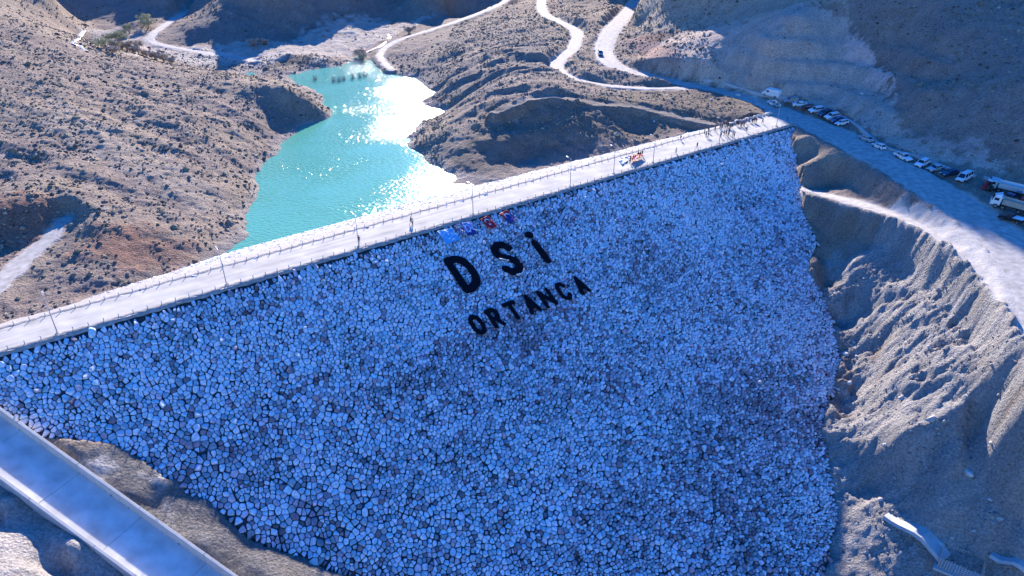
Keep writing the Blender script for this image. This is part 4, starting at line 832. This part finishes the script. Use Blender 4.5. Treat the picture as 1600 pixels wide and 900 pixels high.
pw=P_('white',(.78,.79,.80)); psl=P_('silver',(.42,.44,.46)); pbl=P_('blue',(.05,.09,.22)); pnv=P_('navy',(.02,.03,.08)); pmr=P_('maroon',(.07,.015,.02)); pgb=P_('grey_blue',(.20,.28,.36)); pbk=P_('black',(.02,.02,.022)); ptan=mat('tan_steel',(.45,.41,.36),.6,var=.2,varscale=.8); pbed=P_('pale_steel',(.50,.58,.62),.5); pteal=P_('teal',(.30,.45,.50))
VG='cars parked under the cut hill'
def park(o,nose,tailp,dz=0.0,frac=.5):
    a=hit(*nose); b=hit(*tailp); m=(a+b)/2; h=math.atan2(a.y-b.y,a.x-b.x)
    # rest on the ground: fit pitch and roll to the terrain
    fx,fy=math.cos(h),math.sin(h); g=lambda s,t:gz(m.x+fx*s-fy*t,m.y+fy*s+fx*t)
    zf=(g(1.5,.8)+g(1.5,-.8))/2; zr=(g(-1.5,.8)+g(-1.5,-.8))/2; zl=(g(1.5,.8)+g(-1.5,.8))/2; zq=(g(1.5,-.8)+g(-1.5,-.8))/2
    pit=max(-.1,min(.1,math.atan2(zf-zr,3))); rol=max(-.1,min(.1,math.atan2(zl-zq,1.6)))
    o.location=(m.x,m.y,(zf+zr)/2+.06+dz); o.rotation_euler=(rol,-pit,h)
park(car('suv',pgb,'grey blue box-shaped suv, first in the row after the white van','suv',VG),(1228.5,164.6),(1243,157.5))
park(car('sedan',pw,'white sedan between the grey blue suv and the maroon car','car',VG),(1242.5,169),(1256.5,163.5))
park(car('sedan',pmr,'dark maroon sedan between two white cars','car',VG),(1256,173),(1269,168))
park(car('suv',pw,'white suv parked between the maroon sedan and a navy suv','suv',VG),(1268,178.5),(1281,172))
park(car('suv',pnv,'navy suv between two white suvs in the row','suv',VG),(1281.5,184),(1294,177))
park(car('suv',pw,'white suv between the navy suv and a blue sedan','suv',VG),(1292,188.7),(1306,181.5))
park(car('sedan',pbl,'blue sedan behind the white car that ends the close row','car',VG),(1300.5,193.5),(1314.5,187))
park(car('hatch',pw,'white hatchback ending the close row of parked cars','car',VG),(1306.5,197.4),(1323,193.2))
park(car('sedan',psl,'silver blue sedan parked along the kerb, alone before a white one','car',VG),(1345,216.5),(1360.5,223.5))
park(car('hatch',pw,'white hatchback parked along the kerb behind the silver blue sedan','car',VG),(1364.5,228),(1380.5,235.8))
park(pickup(pw,'white double cab pickup with an empty dark bed beside the kerb'),(1421,254.5),(1399,244))
park(car('suv',pw,'white suv parked nose down next to the white pickup','suv',VG),(1432,261.4),(1448.5,254.3))
park(car('sedan',psl,'silver sedan between the white suv and a navy sedan','car',VG),(1452.5,267.8),(1469.5,262.8))
park(car('sedan',pnv,'dark navy sedan beside the white minivan','car',VG),(1475,277),(1492.5,270))
park(car('van',pw,'white minivan parked last, before the trucks','van',VG),(1497.5,286),(1514,277.5))
park(car('suv',pgb,'grey blue suv driving on the sunlit valley road','suv',None),(939,89.5),(937,82.5))
park(pickup(pw,'small white pickup standing by the far end of the crest',bedm=pteal),(1204,163.5),(1213.5,168))
park(pickup(pbk,'black pickup with a white bed cover beside the tipper truck at the right edge',cover=True),(1570,343),(1590,348))
park(tipper(pw,ptan,'white cab tipper truck with a tan dirty body at the right edge'),(1549,324),(1603,336.5))
park(tipper(pteal,pbed,'pale blue tipper truck behind the white one',group='tipper trucks at the right edge',deflector=False),(1551,296.5),(1591,305.5))
# panel van at the head of the row
r=empty('panel_van',(0,0,0),0,'long white panel van parked first at the far end of the row','van'); mb=MB()
loft(mb,[(-3.1,ring(.98,.35,2.45,.9)),(-2.9,ring(1.02,.3,2.55,.9)),(1.2,ring(1.02,.3,2.55,.9)),(1.6,ring(1.02,.3,2.4,.86)),(2.3,ring(1.0,.3,1.35,.9)),(3.0,ring(.95,.32,1.1,.9)),(3.15,ring(.85,.45,.9,.9))]); mb.build('body',pw,r)
g=MB(); g.add([(1.66,-.84,2.26),(1.66,.84,2.26),(2.28,.88,1.44),(2.28,-.88,1.44),(1.58,-.84,2.22),(1.58,.84,2.22),(2.2,.88,1.4),(2.2,-.88,1.4)],[(0,1,2,3),(7,6,5,4),(0,4,5,1),(2,6,7,3),(1,5,6,2),(0,3,7,4)]); g.build('windscreen',m_glass,r)
for s in (-1,1):
    g=MB(); g.box((1.0,s*1.022,1.75),(.95,.02,.55)); g.build('side_window',m_glass,r)
    g=MB(); g.box((-1.1,s*1.022,1.5),(3.0,.016,.03)); g.build('side_rail',m_trim,r)
lights(r,6.2,1.0,.85,1.0); wheels(r,(-1.9,2.05),.92,.36); park(r,(1193,151),(1216.5,153.5))
# backhoe loader with a red arm, and a small blue tractor with a red implement
r=empty('backhoe_loader',(0,0,0),0,'dark backhoe loader with a red raised arm in front of the pale blue truck','backhoe loader'); m_redp=P_('red',(.45,.02,.02)); m_dk=P_('dark_grey',(.06,.065,.075))
mb=MB(); loft(mb,[(-1.6,ring(.75,.7,1.4)),(.2,ring(.75,.7,1.5)),(2.0,ring(.6,.75,1.35)),(2.3,ring(.5,.8,1.2))]); mb.build('body',m_dk,r)
mb=MB(); mb.box((-.5,0,2.0),(1.5,1.35,1.05),taper=(.85,.85)); mb.build('cab_windows',m_glass,r); mb=MB(); mb.box((-.5,0,2.58),(1.5,1.4,.1)); mb.build('roof',pw,r)
mb=MB()
for s in (-1,1): mb.tube((.4,s*.75,1.3),(2.9,s*.75,1.0),.09,n=6)
mb.add([(2.9,-1.1,.3),(3.6,-1.1,.25),(3.0,-1.1,1.05),(2.9,1.1,.3),(3.6,1.1,.25),(3.0,1.1,1.05)],[(0,1,2),(3,5,4),(0,2,5,3),(0,3,4,1)]); mb.build('front_loader',psl,r)
mb=MB(); mb.tube((-1.7,0,1.1),(-2.6,0,3.2),.14,.11,6); mb.build('boom',m_redp,r); mb=MB(); mb.tube((-2.6,0,3.2),(-3.6,0,1.6),.11,.09,6); mb.box((-3.6,0,1.3),(.5,.6,.5)); mb.build('digging_arm',m_redp,r)
wheels(r,(-1.0,),.85,.72,.42); wheels(r,(1.5,),.8,.45,.32); park(r,(1552,292.5),(1537,299.5))
r=empty('farm_tractor',(0,0,0),0,'small blue tractor with a red implement between the two tipper trucks','tractor')
mb=MB(); loft(mb,[(-.6,ring(.4,.7,1.2)),(1.2,ring(.38,.75,1.25)),(1.6,ring(.3,.8,1.1))]); mb.build('bonnet',pbl,r); mb=MB(); mb.box((-.6,0,1.55),(1.1,1.1,1.0),taper=(.85,.85)); mb.build('cab_windows',m_glass,r); mb=MB(); mb.box((-.6,0,2.1),(1.15,1.15,.1)); mb.build('roof',pbl,r)
mb=MB(); mb.box((-1.9,0,.7),(1.1,1.7,.35)); mb.tube((-1.3,0,.8),(-2.0,0,1.3),.08); mb.build('rear_implement',m_redp,r); wheels(r,(-.7,),.75,.68,.36); wheels(r,(1.1,),.65,.42,.25); park(r,(1575,309.5),(1590,313.5))
print('vehicles',time.time()-T0)
# ------------------------------------------------------------------ bushes, reeds and scrub
m_leaf=mat('scrub_leaf',(.3,.27,.18),.9,spec=.1); t,n,l=nodes(m_leaf); at=nnode(t,'ShaderNodeAttribute',attribute_name='Col'); l.new(at.outputs['Color'],n['Principled BSDF'].inputs['Base Color'])
def tufts(name,pos,seed,label,rs,cols,kind='stuff'):
    rr=np.random.RandomState(seed); n=len(pos); K=6
    base_=[]; 
    ang=np.arange(K)*2*np.pi/K; V=np.zeros((n,2*K+1,3)); r=rs(rr,n)[:,None]
    j=lambda a,b,sh:rr.uniform(a,b,sh)
    sx_=j(.75,1.4,(n,1)); rot=j(0,6.3,(n,1)); lx=j(-.25,.25,(n,1))
    for lv,(k,zh) in enumerate(((1.,-.15),(.78,.42))):
        a=ang[None]+rot+lv*.5; rad=r*k*j(.7,1.2,(n,K)); V[:,lv*K:(lv+1)*K,0]=np.cos(a)*rad*sx_+lx*r*lv; V[:,lv*K:(lv+1)*K,1]=np.sin(a)*rad/sx_; V[:,lv*K:(lv+1)*K,2]=r*zh*j(.6,1.3,(n,K)) if lv else -.15*r
    V[:,-1,0]=lx[:,0]*r[:,0]; V[:,-1,2]=r[:,0]*j(.55,.9,(n,))
    V+=pos[:,None,:]; f3=[];f4=[]
    for k in range(K): f4.append((k,(k+1)%K,K+(k+1)%K,K+k)); f3.append((K+k,K+(k+1)%K,2*K))
    off=(np.arange(n)*(2*K+1))[:,None,None]
    F4=(np.array(f4)[None]+off).reshape(-1); F3=(np.array(f3)[None]+off).reshape(-1)
    me=npmesh(name,V.reshape(-1,3),np.concatenate([F4,F3]),np.concatenate([np.full(n*K,4),np.full(n*K,3)]),[m_leaf])
    c=cols(rr,n); cc=np.ones((n,2*K+1,4)); cc[:,:,:3]=c[:,None,:]; ca=me.color_attributes.new('Col','FLOAT_COLOR','POINT'); ca.data.foreach_set('color',cc.reshape(-1).astype(np.float32))
    return tag(link(name,me),label,name.replace('_',' '),None,kind)
rr=np.random.RandomState(9)
def scatter(n,x0,x1,y0,y1,dens):
    x=rr.uniform(x0,x1,n); y=rr.uniform(y0,y1,n); d=dens(x,y); k=rr.rand(n)<d; x=x[k];y=y[k]
    i=np.clip(np.searchsorted(gx,x),0,len(gx)-1); jn=np.clip(np.searchsorted(gy,y),0,len(gy)-1)
    ok=(~dmask[jn,i])&(rd[jn,i]<.08)&(Z[jn,i]>-5.7 if True else True)|((~dmask[jn,i])&(rd[jn,i]<.08)&(y<150)&(x>60)&(Z[jn,i]<-5.7)); u,w=touw(x,y); ok&=~((w>-9)&(w<0)&(u>-20)&(u<212))
    cs_=(x-ch0[0])*chd[0]+(y-ch0[1])*chd[1]; ct_=(x-ch0[0])*chn[0]+(y-ch0[1])*chn[1]; ok&=~((ct_>-.6)&(ct_<CHW+1)&(cs_>-40))
    x=x[ok];y=y[ok]; return np.stack([x,y,hz(x,y)],-1)
def dl_(x,y):
    p=.5+.6*fbm(x/14,y/14,3,71); return np.clip(p,.12,1)*np.where(x<-20,1.,.5)
gcol=lambda rr,n:(np.array([[.26,.225,.16],[.32,.28,.21],[.13,.115,.09],[.10,.09,.085],[.22,.19,.15]])[rr.choice(5,n,p=[.28,.22,.2,.12,.18])]*rr.uniform(.75,1.25,(n,1)))
p=scatter(42000,-190,-20,100,330,dl_); tufts('scrub',p,1,'low dry scrub tufts scattered over the sunlit left hillside',lambda r,n:np.exp(r.normal(-1.35,.42,n)),gcol)
p=scatter(26000,-30,75,205,400,lambda x,y:np.clip(.4+.5*fbm(x/12,y/12,3,73),.1,1)); tufts('scrub',p,2,'low dry scrub tufts on the ridged middle hill beyond the lake',lambda r,n:np.exp(r.normal(-1.4,.38,n)),gcol)
def dr(x,y):
    e=hit(1400,100); return np.where((x>118+ (y<200)*6)|((y>290)&(x>70)),1,.10)*np.clip(.5+.4*fbm(x/15,y/15,3,75),.2,1)
p=scatter(36000,50,230,130,360,dr); tufts('scrub',p,3,'low dark scrub tufts on the shaded right mountainside',lambda r,n:np.exp(r.normal(-1.25,.35,n)),gcol)
p=scatter(26000,-260,70,300,470,lambda x,y:np.clip(.3+.7*fbm(x/16,y/16,3,77),.05,1)*np.where(hz(x,y)<1.2,.16,1)); tufts('scrub',p,4,'sparse scrub on the far valley hills and stream banks',lambda r,n:np.exp(r.normal(-1.1,.4,n)),gcol)
scol_=lambda rr,n:(np.array([[.40,.38,.36],[.30,.28,.27],[.22,.20,.19]])[rr.choice(3,n)]*rr.uniform(.8,1.2,(n,1)))
p=scatter(15000,60,108,70,190,lambda x,y:np.clip(.25+.9*fbm(x/9,y/9,3,79),.03,1)); tufts('loose_stones',p,5,'loose stones and clods on the dug earth right of the dam',lambda r,n:np.exp(r.normal(-1.75,.5,n)),scol_)
p=scatter(6000,-85,-25,55,100,lambda x,y:np.clip(.3+.7*fbm(x/6,y/6,3,80),.05,1)); tufts('loose_stones',p,6,'loose stones on the earth beside the spillway chute',lambda r,n:np.exp(r.normal(-2.0,.5,n)),scol_)
# bushes: stems and a crown of many small leaf faces
def leafmesh(name,clumps,per,size,seed,cols):
    r=np.random.RandomState(seed); n=len(clumps)*per; c=np.repeat(np.array([q[:3] for q in clumps]),per,0); s=np.repeat(np.array([q[3] for q in clumps]),per)[:,None]
    d=r.normal(size=(n,3)); d/=np.linalg.norm(d,axis=1)[:,None]; p=c+d*s*r.rand(n,1)**.45; a=r.normal(size=(n,3)); a/=np.linalg.norm(a,axis=1)[:,None]; b=np.cross(a,r.normal(size=(n,3))); b/=np.linalg.norm(b,axis=1)[:,None]
    sz=size*r.uniform(.6,1.3,(n,1)); V=np.stack([p-a*sz,p+b*sz*.5,p+a*sz,p-b*sz*.5],1).reshape(-1,3)
    me=npmesh(name,V,np.arange(n*4),np.full(n,4),[m_leaf]); cl=np.array(cols)[np.repeat(r.choice(len(cols),len(clumps)),per)]*r.uniform(.75,1.25,(n,1)); cc=np.ones((n,4,4)); cc[:,:,:3]=cl[:,None]; ca=me.color_attributes.new('Col','FLOAT_COLOR','POINT'); ca.data.foreach_set('color',cc.reshape(-1).astype(np.float32)); return me
m_bark=mat('bark',(.16,.13,.11),.95)
def stems(seed,H,W,n,r0=.05):
    r=random.Random(seed); mb=MB(); tips=[]
    for k in range(n):
        a=r.uniform(0,6.28); q=r.uniform(.2,1)*W; h=H*r.uniform(.6,1); m_=(math.cos(a)*q*.35,math.sin(a)*q*.35,h*.5); t_=(math.cos(a)*q,math.sin(a)*q,h)
        mb.tube((math.cos(a)*.1,math.sin(a)*.1,-.2),m_,r0,r0*.7,5); mb.tube(m_,t_,r0*.7,r0*.3,4); tips.append(t_)
        for z in range(2): b=r.uniform(0,6.28); t2=(m_[0]+math.cos(b)*W*.4,m_[1]+math.sin(b)*W*.4,h*r.uniform(.7,.95)); mb.tube(m_,t2,r0*.4,r0*.2,4); tips.append(t2)
    return mb,tips
BG='willow bushes along the stream in the far valley'
kinds=[]
for k,(H,W,cols) in enumerate(((4.6,2.3,[(.46,.46,.27),(.52,.50,.32),(.38,.38,.22)]),(3.4,1.9,[(.50,.44,.33),(.42,.37,.28),(.56,.49,.37)]),(2.6,1.7,[(.40,.33,.28),(.46,.39,.32)]))):
    mb,tips=stems(k,H,W,7); rq=random.Random(k); cl=[(t_[0],t_[1],t_[2]*.93,rq.uniform(.35,.75)*W*.5) for t_ in tips]+[(rq.gauss(0,W*.4),rq.gauss(0,W*.4),H*rq.uniform(.3,.75),W*.4) for _ in range(8)]
    kinds.append((mb.mesh('stems',m_bark),leafmesh('crown',cl,70,.16,k,cols)))
bs=[((162,76),0,'yellow green willow bush nearest the stream bend at the left'),((170,68),0,'tall yellow green willow bush behind the stream bend'),((181,76),1,'tan willow bush right of the stream bend bushes'),((190,68),0,'green willow bush in the middle of the far thicket'),((199,80),1,'tan willow bush in front of the far thicket'),((210,84),2,'low brown bush before the far thicket'),((218,76),1,'tan bush behind the low brown ones'),((229,88),2,'low brown bush on the stream bank past the thicket'),((203,52),0,'green bush beside the trench, up the valley'),((192,58),1,'tan bush beside the trench, up the valley'),((231,46),0,'bright green bush standing apart by the valley track'),((225,40),0,'second bright green bush behind the one by the track'),((243,93),2,'low brown bush farther along the stream bank'),((256,97),1,'sandy bush on the stream bank before the left hill'),((268,99),2,'sandy brown bush, last along the stream bank'),((176,84),2,'low brown bush in the shade of the stream bank'),((567,94),1,'bare tan willow at the tip of the lake inlet'),((563,88),2,'smaller brown willow behind the one at the lake inlet'),((640,52),2,'small brown bush beside the shore track'),((395,72),2,'small bare bush at the foot of the dark far hill'),((412,70),2,'second small bare bush at the foot of the dark far hill')]
for k,((x,y),kd,lab) in enumerate(bs):
    p=hit(x,y); r=empty('willow_bush',p,k*1.3,lab,'bush',BG); s=.85+.3*math.sin(k*2.7)**2; r.scale=(s*1.5,s*1.5,s*1.15)
    link('stems',kinds[kd][0],r); link('crown',kinds[kd][1],r)
m_twig=mat('bare_twig',(.30,.26,.27),.9)
for k,((x,y),lab) in enumerate([((521,127),'bare grey shrub standing in the lake shallows, nearest the left shore'),((529,127),'bare grey shrub in the water, second from the left'),((537,125),'bare grey shrub in the water in the middle of the drowned group'),((551,123),'bare grey shrub in the water, right of the middle'),((562,121),'bare grey shrub in the water, second from the right'),((570,119),'bare grey shrub in the water, farthest right'),((492,125),'low drowned shrub near the left lake shore')]):
    q=P(x,y,-6); r=random.Random(k); mb=MB()
    for z in range(46):
        a=r.uniform(0,6.28); w_s=r.uniform(.1,1.5); h=r.uniform(.8,2.3); mb.tube((math.cos(a)*w_s*.6,math.sin(a)*w_s*.4,-.3),(math.cos(a)*w_s+r.uniform(-.3,.3),math.sin(a)*w_s*.6,h),.035,.015,4)
    o=mb.build('drowned_shrub',m_twig); o.location=q; tag(o,lab,'shrub','drowned shrubs at the lake inlet')
# stream sheets in the far valley
m_str=mat('stream_water',(.42,.43,.42),.45,spec=.5)
def stream(pl,name):
    pp=[]
    for x,y,w_s in pl: h=hit(x,y); pp.append((h.x,h.y,h.z+.10,w_s))
    o=sheet(name,catmull(pp,3),m_str,jag=.7)
stream([(130,48,2),(122,60,2.2),(113,66,2.4),(122,72,2),(133,80,1.6)],'stream'); stream([(606,54,1.4),(609,58,2),(603,66,1.4),(590,74,1.2),(572,82,1.6)],'stream')
# ------------------------------------------------------------------ people
def person_mesh(name,pose,seed):
    V=[];E=[];Rd=[]
    def chain(start,pts_):
        a=start
        for p,r in pts_:
            V.append(p);Rd.append(r);E.append((a,len(V)-1));a=len(V)-1
        return a
    V.append((0,0,.96));Rd.append(.15)
    sp=chain(0,[((0,0,1.12),.135),((0,0,1.30),.16),((pose.get('lean',0)*.5,0,1.44),.13)])
    neck=chain(sp,[((.01,0,1.53),.055)]); head=chain(neck,[((.015,0,1.60),.085),((.02,0,1.69),.098),((.01,0,1.76),.06)])
    nose=chain(len(V)-2,[((.125,0,1.665),.018)])
    for s in (-1,1): chain(len(V)-4 if 0 else len(V)-1-0 if 0 else sp+3,[((.02,s*.095,1.67),.02)])
    wr=[]
    for s,k in ((-1,'ra'),(1,'la')):
        el,wt=pose[k]; sh=chain(sp,[((0,s*.19,1.41),.075)]); e=chain(sh,[((el[0]*.5,s*(.21+el[1]*.5),(1.41+el[2])/2),.06),((el[0],s*(.22+el[1]),el[2]),.05),(((el[0]+wt[0])/2,s*(.22+(el[1]+wt[1])/2),(el[2]+wt[2])/2),.044),((wt[0],s*(.22+wt[1]),wt[2]),.032)])
        d=Vector((wt[0]-el[0],s*(wt[1]-el[1]),wt[2]-el[2])).normalized(); w0=Vector(V[e]); side=Vector((1,0,0)) if abs(d.x)<.8 else Vector((0,0,1)); side=(side-d*side.dot(d)).normalized(); wr.append(w0.copy())
        pm=chain(e,[(tuple(w0+d*.07),.034)])
        for f_ in range(4): b=w0+d*.075+side*(.03-.02*f_); chain(pm,[(tuple(b+d*(.045)),.0095),(tuple(b+d*(.075+(.008 if f_ in(1,2) else 0))+side.cross(d)*.015),.008)])
        chain(e,[(tuple(w0+d*.04+side*.045),.011),(tuple(w0+d*.075+side*.06),.009)])
    for s,k in ((-1,'rl'),(1,'ll')):
        kn,an=pose[k]; h=chain(0,[((0,s*.09,.90),.105)]); a=chain(h,[((kn*.5,s*.10,.70),.085),((kn,s*.10,.50),.062),(((kn+an)/2,s*.105,.32),.058),((an,s*.105,.10),.04)]); chain(a,[((an+.04,s*.11,.045),.045),((an+.17,s*.12,.035),.038)])
    me=bpy.data.meshes.new(name); me.from_pydata(V,E,[]); o=bpy.data.objects.new(name,me); C.objects.link(o)
    sk=o.modifiers.new('s','SKIN'); 
    for i,r in enumerate(Rd): o.data.skin_vertices[0].data[i].radius=(r,r)
    o.data.skin_vertices[0].data[0].use_root=True
    sb=o.modifiers.new('d','SUBSURF'); sb.levels=1
    dg=bpy.context.evaluated_depsgraph_get(); dg.update(); m2=bpy.data.meshes.new_from_object(o.evaluated_get(dg)); bpy.data.objects.remove(o); m2.name='body'
    return m2,wr
poses=[dict(ra=((0,.03,1.14),(.06,.04,.90)),la=((-.02,.03,1.14),(.05,.04,.90)),rl=(.02,0),ll=(.03,0)),
 dict(ra=((-.14,.03,1.17),(-.02,.05,.95)),la=((.13,.03,1.16),(.30,.02,1.0)),rl=(.16,.30),ll=(-.02,-.28),lean=.03),
 dict(ra=((.12,.04,1.16),(.36,.0,1.22)),la=((.12,.04,1.16),(.36,.0,1.22)),rl=(.12,.18),ll=(0,-.16),lean=.03),
 dict(ra=((.05,.10,1.18),(.22,-.06,1.12)),la=((0,.04,1.14),(.05,.05,.90)),rl=(.02,0.05),ll=(.0,-.05))]
m_skin=mat('skin',(.45,.26,.18),.6); m_hair=mat('hair',(.02,.015,.012),.7); m_shoe=mat('shoe',(.02,.02,.02),.6); m_eye=mat('eye',(.01,.01,.01),.3)
jk={n_:mat('jacket_'+n_,c,.85) for n_,c in dict(black=(.015,.015,.018),navy=(.02,.03,.07),brown=(.09,.05,.035),grey=(.12,.12,.13),maroon=(.12,.015,.02),white=(.6,.6,.6),orange=(.5,.12,.02),khaki=(.16,.13,.08)).items()}
tr={n_:mat('trousers_'+n_,c,.9) for n_,c in dict(black=(.015,.015,.017),denim=(.04,.06,.12),grey=(.08,.08,.085)).items()}
pm=[]
for i,ps in enumerate(poses):
    m0,wr=person_mesh('body',ps,i)
    hc=MB(); hm=None
    bm=bmesh.new(); bmesh.ops.create_uvsphere(bm,u_segments=10,v_segments=7,radius=.118)
    bmesh.ops.delete(bm,geom=[v for v in bm.verts if v.co.z<-.03 and v.co.x>-.06 or v.co.z<-.07],context='VERTS'); bmesh.ops.translate(bm,verts=bm.verts,vec=(0,0,1.715)); hm=bpy.data.meshes.new('hair'); bm.to_mesh(hm); bm.free(); hm.materials.append(m_hair)
    eb=MB()
    for s in (-1,1): eb.box((.108,s*.036,1.70),(.014,.022,.012))
    em=eb.mesh('eyes',m_eye); pm.append((m0,wr,hm,em))
def person_variant(pi,j,t_):
    m0,wr,hm,em=pm[pi]; me=m0.copy(); me.materials.clear()
    for m in (jk[j],tr[t_],m_skin,m_shoe): me.materials.append(m)
    for p in me.polygons:
        c=p.center; k=0
        if c.z>1.50: k=2
        elif any((c-w_v).length<.13 and (c-w_v).z<.10 and (c-w_v).length>.0 and ((c.x-w_v.x)>.0 or c.z<w_v.z) for w_v in wr): k=2
        elif c.z<.085: k=3
        elif c.z<.92 and abs(c.y)<.215 : k=1
        p.material_index=k; p.use_smooth=True
    return me
vcache={}
def person(x,y,yaw,pi,j,t_,label,group=None,z=None,sc_=1.):
    k=(pi,j,t_)
    if k not in vcache: vcache[k]=person_variant(*k)
    q=P(x,y,.12 if z is None else z) if z is None or True else None
    o=link('person',vcache[k]); o.location=q; o.rotation_euler.z=yaw; o.scale=(sc_,)*3; tag(o,label,'person',group)
    link('hair',pm[pi][2],o); link('eyes',pm[pi][3],o); return o
CG='people gathered at the far end of the crest'
crowd=[((205,490),'brown',3),((230,547),'black',0),((262,547),'navy',3),((265,470),'black',0),((372,455),'black',1),((447,420),'brown',0),((470,428),'black',0),((485,402),'grey',3),((515,382),'navy',0),((535,405),'black',0),((548,372),'maroon',3),((560,402),'navy',0),((575,395),'black',3),((592,412),'brown',0),((605,422),'grey',0),((630,410),'black',1),((460,548),'brown',0),((512,522),'maroon',3),((542,515),'black',0),((572,545),'black',3),((588,500),'black',1),((645,540),'khaki',0),((668,556),'brown',3),((700,366),'brown',0),((722,368),'black',0),((742,356),'grey',3),((768,372),'black',0),((783,388),'maroon',0),((808,360),'navy',3),((820,388),'black',1),((850,330),'brown',0),((860,462),'black',1),((905,312),'grey',0),((948,332),'navy',0),((965,318),'black',3),((985,318),'black',0),((1010,326),'maroon',3),((1110,332),'navy',1)]
adj={'black':'black','brown':'brown','navy':'navy','grey':'grey','maroon':'dark red','khaki':'khaki'}
occ={}
spot=['by the street lamp in the crowd','near the front of the crowd','at the rim by the white boulders','near the stone slope edge','in the middle of the crowd','at the shaded far end','at the near end of the crowd']
def where(x,y):
    if x<300: return 'at the near end of the crowd'
    if y>495: return 'on the stone slope side of the crowd'
    if x<500: return 'at the rim left of the lamp'
    if x<650: return 'in the dense knot of the crowd'
    if x<870: return 'in the loose group before the boulders'
    return 'in the last group beside the boulders'
lab={}
for k,((x,y),j,pi) in enumerate(crowd):
    base_l=adj[j]+' jacket '+where(x,y); lab.setdefault(base_l,[]).append(k)
ordn=['leftmost','second from the left','third from the left','rightmost']
for k,((x,y),j,pi) in enumerate(crowd):
    bl_=adj[j]+' jacket '+where(x,y); L_=lab[bl_]; i=L_.index(k); 
    txt=('person in a ' if len(L_)==1 else (ordn[i] if i<len(L_)-1 else 'rightmost')+' person in ')+bl_
    person(1080+x/10,160+y/10,math.radians((k*137)%360),pi,j,['black','denim','grey'][k%3],txt,CG)
person(1063.3,219.5,1.2,1,'black','black','person in black walking alone along the lake rim left of the crowd')
person(1089,231.5,-2.4,1,'black','denim','person in black walking alone on the slope side of the crest')
person(1056,240.2,-2.,0,'white','black','person in a white jacket at the slope edge between flag carriers and crowd')
person(1229.5,190,2.6,0,'black','black','person in black standing alone on the shaded yard by the far lamp',z=.15)
person(561.5,380,-1.2,0,'brown','grey','person in brown standing at the foot of the third street lamp')
person(642.5,350.5,-2.2,1,'black','black','person in black walking on the crest above the light blue flag')
person(645,352.5,-2.2,0,'white','grey','person in a white jacket walking beside the one in black')
for k,(x,y,j) in enumerate([(984.5,255.5,'navy'),(989.5,252,'black'),(997,246.5,'black'),(1000.5,246,'navy'),(1003.5,244,'black')]):
    person(x,y,math.radians(216),2,j,'black',['person in navy at the left end of the carried red flag','person in black second from the left at the carried red flag','person in black in the middle of the carried red flag','person in navy near the right end of the carried red flag','person in black at the right end of the carried red flag'][k],'people carrying the red flag')
print('done',time.time()-T0, len(bpy.data.objects))
